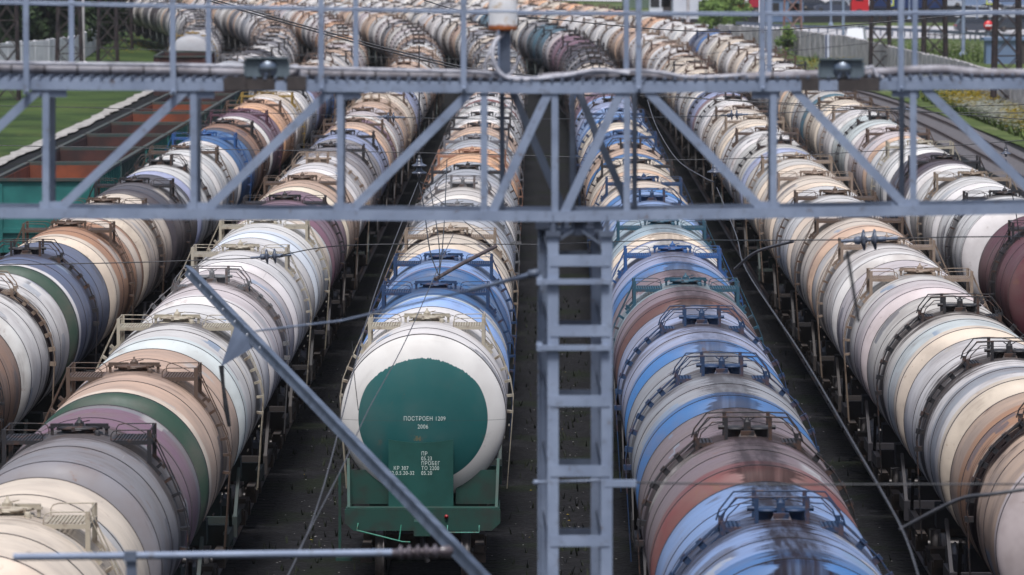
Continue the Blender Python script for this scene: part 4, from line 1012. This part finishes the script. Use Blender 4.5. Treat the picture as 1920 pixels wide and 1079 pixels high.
# no-entry sign
p = atz(1853, 110); t = thing('road_sign', 'round red no-entry sign with white bar on a thin post', 'road sign', (p.x, p.y, -.1))
hz = at(1853, 48, p.y).z + .1
part('post', MB().tube([(0, 0, 0), (0, 0, hz + .3)], .035, 8), M_GALV, t)
M_RED = mottled('sign_red', S(200, 40, 44), S(190, 34, 40), 3, .4); M_WHT = mottled('sign_white', S(225, 225, 228), S(215, 215, 220), 3, .4)
part('disc', MB().lathe([(.001, 0), (.40, 0), (.40, .02), (.001, .02)], (0, -.07, hz), (0, -1, 0), 32), M_RED, t); part('bar', MB().box((0, -.097, hz), (.54, .008, .14)), M_WHT, t)
M_YEL = mottled('sign_yellow', S(214, 220, 60), S(205, 212, 50), 3, .4)
for px, py, pb, lab in ((1669, 5, 40, 'yellow-edged pedestrian crossing sign right of the red lorry'), (1856, 2, 42, 'yellow-edged crossing sign above the no-entry sign')):
    p = atz(px, pb); t = thing('road_sign', lab, 'road sign', (p.x, p.y, -.1), 0, 'pedestrian crossing signs'); hz = at(px, py, p.y).z + .1
    part('post', MB().tube([(0, 0, 0), (0, 0, hz)], .04, 8), M_GALV, t); part('board', MB().box((0, -.08, hz), (.80, .02, .80)), M_YEL, t)
    part('field', MB().box((0, -.095, hz), (.56, .008, .56)), M_NAVY if False else mottled('sign_blue', S(40, 80, 170), S(46, 86, 176), 3, .4), t)
    b = MB(); b.add([(-.22, -.103, hz - .22), (.22, -.103, hz - .22), (0, -.103, hz + .22)], [(0, 1, 2)]); part('triangle', b, M_WHT, t)
    b = MB(); b.tube([(0, -.11, hz + .02), (0, -.11, hz + .05)], .03, 6); b.bar((0, -.11, hz), (0, -.11, hz - .09), .04, .004, UPY); b.bar((0, -.11, hz - .09), (-.06, -.11, hz - .19), .03, .004, UPY); b.bar((0, -.11, hz - .09), (.06, -.11, hz - .19), .03, .004, UPY); part('walking_figure', b, M_BLACK, t)

# ------------------------------------------------------------------ walls and fences
def wall(name, lab, pts, h, m, cat, thick=.16, panel=2.6, post_m=None):
    t = thing(name, lab, cat, (pts[0][0], pts[0][1], -.1)); o = Vector((pts[0][0], pts[0][1], 0)); b = MB(); pp = MB()
    for a, c2 in zip(pts[:-1], pts[1:]):
        a = Vector((a[0], a[1], 0)) - o; c2 = Vector((c2[0], c2[1], 0)) - o; n = max(1, round((c2 - a).length / panel)); d_ = (c2 - a) / n
        for i in range(n):
            p0 = a + d_ * i; p1 = a + d_ * (i + 1) - d_.normalized() * .05; hh = h + rnd.uniform(-.05, .05)
            b.bar(p0 + Vector((0, 0, hh / 2)), p1 + Vector((0, 0, hh / 2)), thick, hh); pp.box(p0 + Vector((0, 0, h / 2 + .03)), (.2, .26, h + .06))
    part('panels', b, m, t); part('posts', pp, post_m or m, t); return t
def zp(px, py): p = atz(px, py); return (p.x, p.y)
wall('concrete_wall', 'grey concrete panel wall left of the wall gap', [zp(1350, 86), zp(1410, 90), zp(1466, 97)], 2.0, M_CONC, 'wall')
cw = wall('concrete_wall', 'long grey concrete wall behind the flowering verge', [zp(1483, 100), zp(1590, 116), zp(1700, 146), zp(1790, 168), zp(1890, 204), zp(2010, 250)], 2.15, M_CONC, 'wall')
p = Vector((*zp(1556, 111), 0)); b = MB(); b.box((0, -.16, 1.1), (.85, .04, 2.1)); o = part('painted_panel', b, M_STRIPE, cw); o.location = p - Vector((cw.location.x, cw.location.y, 0))
b = MB()
for xx in (-.32, .0, .32): b.box((xx, -.19, 1.1), (.14, .02, 2.1))
q_ = part('stripes', b, M_NAVY, o)
wall('white_wall', 'long whitewashed wall behind the lawn at left', [zp(-120, 138), zp(90, 122), zp(150, 112), zp(186, 88)], 2.1, M_WHITEW, 'wall', .2, 3)
# guard rail along the far side of the road
def rail_fence(lab, pts, h=.75):
    t = thing('guard_rail', lab, 'guard rail', (*pts[0], -.1)); o = Vector((pts[0][0], pts[0][1], 0)); b = MB(); pp = MB()
    for a, c2 in zip(pts[:-1], pts[1:]):
        a = Vector((*a, 0)) - o; c2 = Vector((*c2, 0)) - o; L_ = (c2 - a).length; n = max(1, round(L_ / 1.5))
        b.bar(a + Vector((0, 0, h)), c2 + Vector((0, 0, h)), .08, .32)
        for i in range(n): pp.box(a + (c2 - a) * i / n + Vector((0, .08, h / 2 - .08)), (.13, .1, h - .16))
    part('beam', b, M_GALVD, t); part('posts', pp, M_GALVD, t)
rail_fence('long steel guard rail along the far side of the road', [zp(1380, 55), zp(1500, 62), zp(1640, 66), zp(1800, 74), zp(1990, 86)])

# ------------------------------------------------------------------ buildings at the top edge
def block(lab, px, py, w_, d_, h, m, roofm, name='building', cat='building', wins=True):
    p = atz(px, py); t = thing(name, lab, cat, (p.x, p.y, -.1))
    part('walls', MB().box((0, d_ / 2, h / 2), (w_, d_, h)), m, t); part('roof', MB().box((0, d_ / 2, h + .12), (w_ + .4, d_ + .4, .24)), roofm, t)
    if wins:
        n = max(2, int(w_ / 2.4))
        for i in range(n):
            f = part('window', MB().box((-w_ / 2 + w_ * (i + .5) / n, -.02, h * .58), (1.1, .06, 1.2)), M_BLACK, t)
    part('door', MB().box((w_ * .32, -.025, 1.05), (1.0, .05, 2.1)), M_BROWN, t)
M_WB = mottled('white_render', S(205, 208, 216), S(188, 192, 204), .4, .8); M_GB = mottled('dull_green_render', S(84, 100, 88), S(96, 112, 98), .4, .8); M_BB = mottled('blue_grey_cladding', S(92, 112, 142), S(106, 124, 150), .4, .6)
block('low white building behind the far tank cars', 1296, 34, 4.2, 8, 5, M_WB, M_CONC, wins=False)
block('small white shed left of the low white building', 1238, 26, 2.6, 5, 2.6, M_WB, M_GB)
block('dull green building at the top behind the tanks', 1226, 14, 8, 9, 6, M_GB, M_GB)
block('blue-grey kiosk beside the reddish pylon', 1470, 40, 4.4, 3, 2.7, M_BB, M_CONC)
block('grey-blue warehouse at the top right corner', 1895, 10, 30, 14, 7, M_BB, M_CONC)
block('white hut at the end of the lawn', 238, 32, 1.4, 4, 4, M_WHITEW, M_CONC, 'hut', 'hut', False)
block('blue-grey container by the right pylon', 1895, 118, 4.0, 2.4, 1.9, M_BB, M_BB, 'container', 'container', False)

# ------------------------------------------------------------------ vehicles on the roads
M_TYRE = mottled('tyre_rubber', S(30, 30, 33), S(42, 42, 44), 6, .8); M_GLS = NT('vehicle_glass').out(S(28, 34, 44), .1, 0, .6)
def wheel(t, x, y, r_=.32, w_=.2):
    b = MB().lathe([(.001, -w_ / 2), (r_ * .9, -w_ / 2), (r_, -w_ * .3), (r_, w_ * .3), (r_ * .9, w_ / 2), (.001, w_ / 2)], (0, 0, 0), (0, 1, 0), 16)
    o = part('wheel', b, M_TYRE, t); o.location = (x, y, r_); b = MB().lathe([(.001, 0), (r_ * .55, 0), (r_ * .5, .02), (.001, .03)], (0, -w_ / 2, 0), (0, -1, 0), 12); part('rim', b, M_WHEEL, o)
CARM = {}
def paint(c):
    if c not in CARM:
        k = NT('vehicle_paint'); CARM[c] = k.out(S(*c), .3, .0, .5)
    return CARM[c]
def parked_car(px, py, c, rz, lab, van=False, grp='cars on the roads'):
    p = atz(px, py); t = thing('parked_car', lab, 'car' if not van else 'van', (p.x, p.y, 0), R(rz), grp); H = .55 if van else 0; L_ = 2.15
    b = MB(); prof = [(-L_, .35), (-L_, .75), (-L_ + .1, .95), (L_ - .9, .98), (L_ - .1, .80), (L_, .62), (L_, .33), (L_ - .3, .26), (-L_ + .2, .26)]
    b.prism(prof, -.86, .86); part('body', b, paint(c), t)
    cab = [(-L_ + .15, .965), (-L_ + .45, 1.42 + H), (L_ - 1.75, 1.45 + H), (L_ - .95, .985)]
    b = MB(); n = 4; vs = [(x_, -.82 + (.14 if z_ > 1.1 else 0), z_) for x_, z_ in cab] + [(x_, .82 - (.14 if z_ > 1.1 else 0), z_) for x_, z_ in cab]
    b.add(vs, [(0, 1, 2, 3), (7, 6, 5, 4), (0, 4, 5, 1), (1, 5, 6, 2), (2, 6, 7, 3)]); part('windows', b, M_GLS if not van else paint(c), t)
    b = MB(); b.box((-.68, 0, 1.45 + H), (1.75, 1.36, .05)); part('roof', b, paint(c), t)
    for x_ in (-1.35, 1.35):
        for y_ in (-.8, .8): wheel(t, x_, y_)
    for s in (-.6, .6): part('headlight', MB().box((L_ - .02, s, .66), (.08, .3, .13)), M_WHT, t); part('tail_light', MB().box((-L_ + .0, s, .78), (.06, .26, .14)), M_RED, t)
parked_car(1852, 30, (214, 216, 222), 182, 'white car on upper road left of the grey warehouse')
parked_car(1826, 36, (205, 208, 214), 175, 'white car just left of another white car')
parked_car(1830, 62, (60, 64, 74), 5, 'dark car on the road beside the no-entry sign')
parked_car(1606, 95, (216, 218, 224), 82, 'white van on the road before the second pylon', True)
parked_car(1530, 20, (50, 56, 70), 0, 'dark car on upper road left of the red lorry')
parked_car(1560, 24, (70, 76, 92), 178, 'grey car on upper road near the lamp post')
parked_car(1590, 12, (150, 156, 168), 0, 'silver car nearest the red lorry')
parked_car(1896, 36, (190, 194, 202), 180, 'silver car behind the right lattice pylon')
parked_car(1905, 60, (52, 58, 66), 2, 'dark car behind the right lattice pylon')
parked_car(1775, 14, (180, 186, 196), 0, 'silver car right of the blue trailer')
def lorry(px, py, cabc, boxc, rz, lab, L_=9.0):
    p = atz(px, py); t = thing('lorry', lab, 'lorry', (p.x, p.y, 0), R(rz), 'lorries on the upper road')
    b = MB(); b.prism([(-L_ / 2 - 2.4, .6), (-L_ / 2 - 2.45, 1.6), (-L_ / 2 - 2.2, 3.3), (-L_ / 2 - .4, 3.5), (-L_ / 2 - .4, .6)], -1.2, 1.2); part('cab', b, paint(cabc), t)
    part('windscreen', MB().bar((-L_ / 2 - 2.46, 0, 1.75), (-L_ / 2 - 2.25, 0, 2.9), 2.1, .05, (1, 0, 0)), M_GLS, t); part('side_window', MB().box((-L_ / 2 - 1.5, -1.21, 2.3), (.9, .03, .8)), M_GLS, t)
    part('trailer', MB().box((.2, 0, 2.4), (L_, 2.5, 2.7)), paint(boxc), t); part('chassis', MB().box((-.5, 0, .8), (L_ + 2.5, 1.0, .3)), M_BLACK, t)
    for x_ in (-L_ / 2 - 1.5, -1.5, L_ / 2 - 1.8, L_ / 2 - .6):
        for y_ in (-1.05, 1.05): wheel(t, x_, y_, .5, .3)
lorry(1700, 32, (190, 36, 44), (30, 48, 90), 2, 'red lorry with a dark blue trailer on upper road', 8.4)
lorry(1440, 30, (170, 36, 50), (165, 40, 60), 3, 'red lorry with reddish trailer left of the blue kiosk', 5)

# ------------------------------------------------------------------ trees and plants
def leaf_mat(name, a, b_):
    k = NT(name); oi = k.obj(); n = k.noise(oi, 1.2, 3); c = k.mix(k.step(.3, .7, n), a, b_); return k.out(c, .7, 0, .25)
M_LD = leaf_mat('dark_leaves', S(32, 46, 26), S(52, 70, 38)); M_LM = leaf_mat('green_leaves', S(70, 94, 44), S(104, 126, 62)); M_BARK = mottled('bark', S(60, 50, 44), S(84, 72, 62), 3, .9)
def crown_mesh(h, r_, n, leaf, m, seed, low=.22):
    q = random.Random(seed); b = MB(); cl = []
    for i in range(22):
        a = q.uniform(0, 6.28); zz = q.uniform(low, 1.0); rr = r_ * (1 - .55 * abs(zz - .5) * 2) * q.uniform(.25, 1.0)
        cl.append((rr * math.cos(a), rr * math.sin(a), h * zz, q.uniform(.28, .5) * r_))
    for i in range(n):
        x_, y_, z_, s_ = q.choice(cl); d_ = Vector((q.gauss(0, 1), q.gauss(0, 1), q.gauss(0, .8))); d_.normalize(); d_ *= s_ * q.uniform(.45, 1.05)
        c_ = Vector((x_, y_, z_)) + d_; u = Vector((q.gauss(0, 1), q.gauss(0, 1), q.gauss(0, 1))).normalized(); v = u.orthogonal().normalized(); ls = leaf * q.uniform(.6, 1.3)
        b.add([c_ - u * ls, c_ + v * ls * .6, c_ + u * ls, c_ - v * ls * .6], [(0, 1, 2, 3)])
    return b.mesh('crown', m)
def trunk_mesh(h, r_):
    b = MB(); b.tube([(0, 0, 0), (.05, .02, h * .4), (-.04, .05, h * .85)], [r_, r_ * .75, r_ * .2], 8)
    for i in range(5):
        a = i * 1.3; b.tube([(0, 0, h * (.3 + .1 * i)), (math.cos(a) * h * .17, math.sin(a) * h * .17, h * (.45 + .1 * i))], [r_ * .4, r_ * .1], 6)
    return b.mesh('trunk', M_BARK)
CR = [crown_mesh(11, 3.9, 7600, .34, M_LD, s, .12) for s in (1, 2, 3)]; TK = trunk_mesh(10, .26)
CB = [crown_mesh(4.2, 1.9, 1800, .2, M_LM, s, .1) for s in (11, 12)]; TB = trunk_mesh(3.4, .1)
CM2 = [crown_mesh(8, 3.0, 2600, .3, M_LM, 21)]
tl = ['first', 'second', 'third', 'fourth', 'fifth', 'sixth', 'seventh', 'eighth', 'ninth', 'tenth', 'eleventh']
for i, (px, py, s) in enumerate(((-30, 112, 1.0), (30, 106, 1.1), (80, 108, 1.0), (120, 100, .95), (165, 92, .9), (60, 90, 1.15), (190, 70, .95), (0, 100, 1.05), (105, 84, 1.1), (145, 78, 1.0), (-10, 84, 1.2))):
    p = atz(px, py); t = thing('tree', f'dark leafy tree behind the white wall, {tl[i]} in its clump from the left edge', 'tree', (p.x, p.y + 6, -.1), i * 1.1, 'dark trees behind the white wall'); t.scale = (s, s, s)
    ob('crown', CR[i % 3], t); ob('trunk', TK, t)
for i, (px, py, lab) in enumerate(((250, 20, 'green tree beyond the lawn left of its neighbour'), (285, 12, 'green tree beyond the lawn by the far tanks'), (1345, 40, 'green tree left of the bush by the pale pole'))):
    p = atz(px, py); t = thing('tree', lab, 'tree', (p.x, p.y, -.1), i); t.scale = (.7, .7, .7) if i == 2 else (1, 1, 1); ob('crown', CM2[0], t); ob('trunk', TK, t)
for i, (px, py, s, lab) in enumerate(((1376, 52, .9, 'green bush right of the pale concrete pole'), (1478, 102, .55, 'small bush in the gap of the concrete wall'), (1342, 60, .8, 'low green bush behind the white tank cars'), (1640, 118, .35, 'tiny bush behind the long concrete wall'))):
    p = atz(px, py); t = thing('bush', lab, 'bush', (p.x, p.y, -.1), i); t.scale = (s, s, s); ob('crown', CB[i % 2], t); ob('trunk', TB, t)
# flowering weeds on the verge, grass tufts between the tracks
def scatter(name, pts, m, seed, size, hgt, kind_flower):
    q = random.Random(seed); b = MB()
    for x_, y_ in pts:
        if kind_flower:
            z_ = -.1 + q.uniform(.1, hgt); s = size * q.uniform(.6, 1.4)
            b.add([(x_ - s, y_, z_), (x_, y_ - s, z_ + s * .3), (x_ + s, y_, z_), (x_, y_ + s, z_ + s * .3)], [(0, 1, 2, 3)])
        else:
            for _ in range(3):
                a = q.uniform(0, 6.28); l = hgt * q.uniform(.5, 1.2); dx, dy = math.cos(a), math.sin(a); w_ = size
                b.add([(x_ - dy * w_, y_ + dx * w_, -.2), (x_ + dy * w_, y_ - dx * w_, -.2), (x_ + dx * l * .5, y_ + dy * l * .5, -.18 + l)], [(0, 1, 2)])
    o = part(name, b, m, None); return stuff(o)
q = random.Random(5)
def poly_pts(n, px0, px1, py0, py1, cpx, cpy, sx, sy):
    out = []
    while len(out) < n:
        px = q.gauss(cpx, sx); py = q.gauss(cpy, sy)
        if px0 < px < px1 and py0 < py < py1:
            p = atz(px, py)
            if p.x > cx(26.3, p.y): out.append((p.x, p.y))
    return out
M_FY = mottled('yellow_petals', S(186, 162, 36), S(160, 138, 26), 2, .7); M_FW = mottled('white_petals', S(190, 190, 182), S(165, 168, 158), 2, .7); M_WEED = leaf_mat('weed_leaves', S(58, 76, 34), S(92, 106, 54)); M_TUFT = leaf_mat('tuft_leaves', S(15, 20, 11), S(30, 37, 19))
tag(scatter('yellow_flowers', poly_pts(1500, 1690, 1925, 168, 245, 1820, 196, 46, 11) + poly_pts(400, 1740, 1925, 180, 260, 1905, 232, 20, 10) + poly_pts(250, 1400, 1640, 120, 135, 1560, 130, 40, 5), M_FY, 1, .13, .85, True), 'yellow wildflowers on the verge by the right pylon', 'flowers')
tag(scatter('white_flowers', poly_pts(2600, 1650, 1925, 185, 300, 1830, 228, 50, 16) + poly_pts(500, 1540, 1925, 84, 118, 1740, 100, 110, 8), M_FW, 2, .12, .85, True), 'white wildflowers on the verge beside the empty track', 'flowers')
tag(scatter('verge_weeds', poly_pts(3500, 1560, 1925, 160, 330, 1810, 215, 80, 32) + poly_pts(1200, 1500, 1925, 84, 118, 1740, 100, 120, 10), M_WEED, 3, .09, .6, False), 'tall green weeds on the verge', 'weeds')
pts = []
for X_ in (-9.05, -4.37, .5, 5.6, 10.4):
    for _ in range(700):
        yy = 52 + 130 * q.random() ** 1.3; pts.append((X_ + q.gauss(0, .55), yy))
tag(scatter('track_weeds', pts, M_TUFT, 4, .02, .16, False), 'dark grass tufts growing between the tracks', 'weeds')
pts = [(X_ + q.gauss(0, .5), 52 + 100 * q.random()) for X_ in (-4.37, .5, .5, 5.6) for _ in range(9)]
tag(scatter('small_dandelions', pts, M_FY, 5, .022, .16, True), 'tiny yellow dandelions between the tracks', 'flowers')
pts = [(X_ + q.gauss(0, .6), 52 + 110 * q.random()) for X_ in (-9.05, -4.37, .5, 5.6) for _ in range(300)]
tag(scatter('pale_litter', pts, mottled('pale_stones', S(150, 146, 146), S(190, 186, 184), 5, .8), 6, .018, .02, True), 'pale stones and litter scattered between the tracks', 'litter')
pts = [(-30 - 70 * q.random(), 330 + 250 * q.random()) for _ in range(400)] + [(q.gauss(-36.5, 1.5), q.gauss(575, 30)) for _ in range(900)]
tag(scatter('lawn_dandelions', pts, M_FY, 7, .12, .25, True), 'yellow dandelions on the lawn', 'flowers')

# ------------------------------------------------------------------ the air over the yard
hm = bpy.data.materials.new('haze'); hm.use_nodes = True; hn = hm.node_tree
for n_ in list(hn.nodes):
    if n_.type == 'BSDF_PRINCIPLED': hn.nodes.remove(n_)
pv_ = hn.nodes.new('ShaderNodeVolumePrincipled'); pv_.inputs['Color'].default_value = (.86, .90, .96, 1); pv_.inputs['Density'].default_value = .00005
hn.links.new(pv_.outputs[0], hn.nodes['Material Output'].inputs['Volume'])
stuff(part('haze', MB().box((0, 1725, 11), (3020, 3570, 24.4)), hm, None))
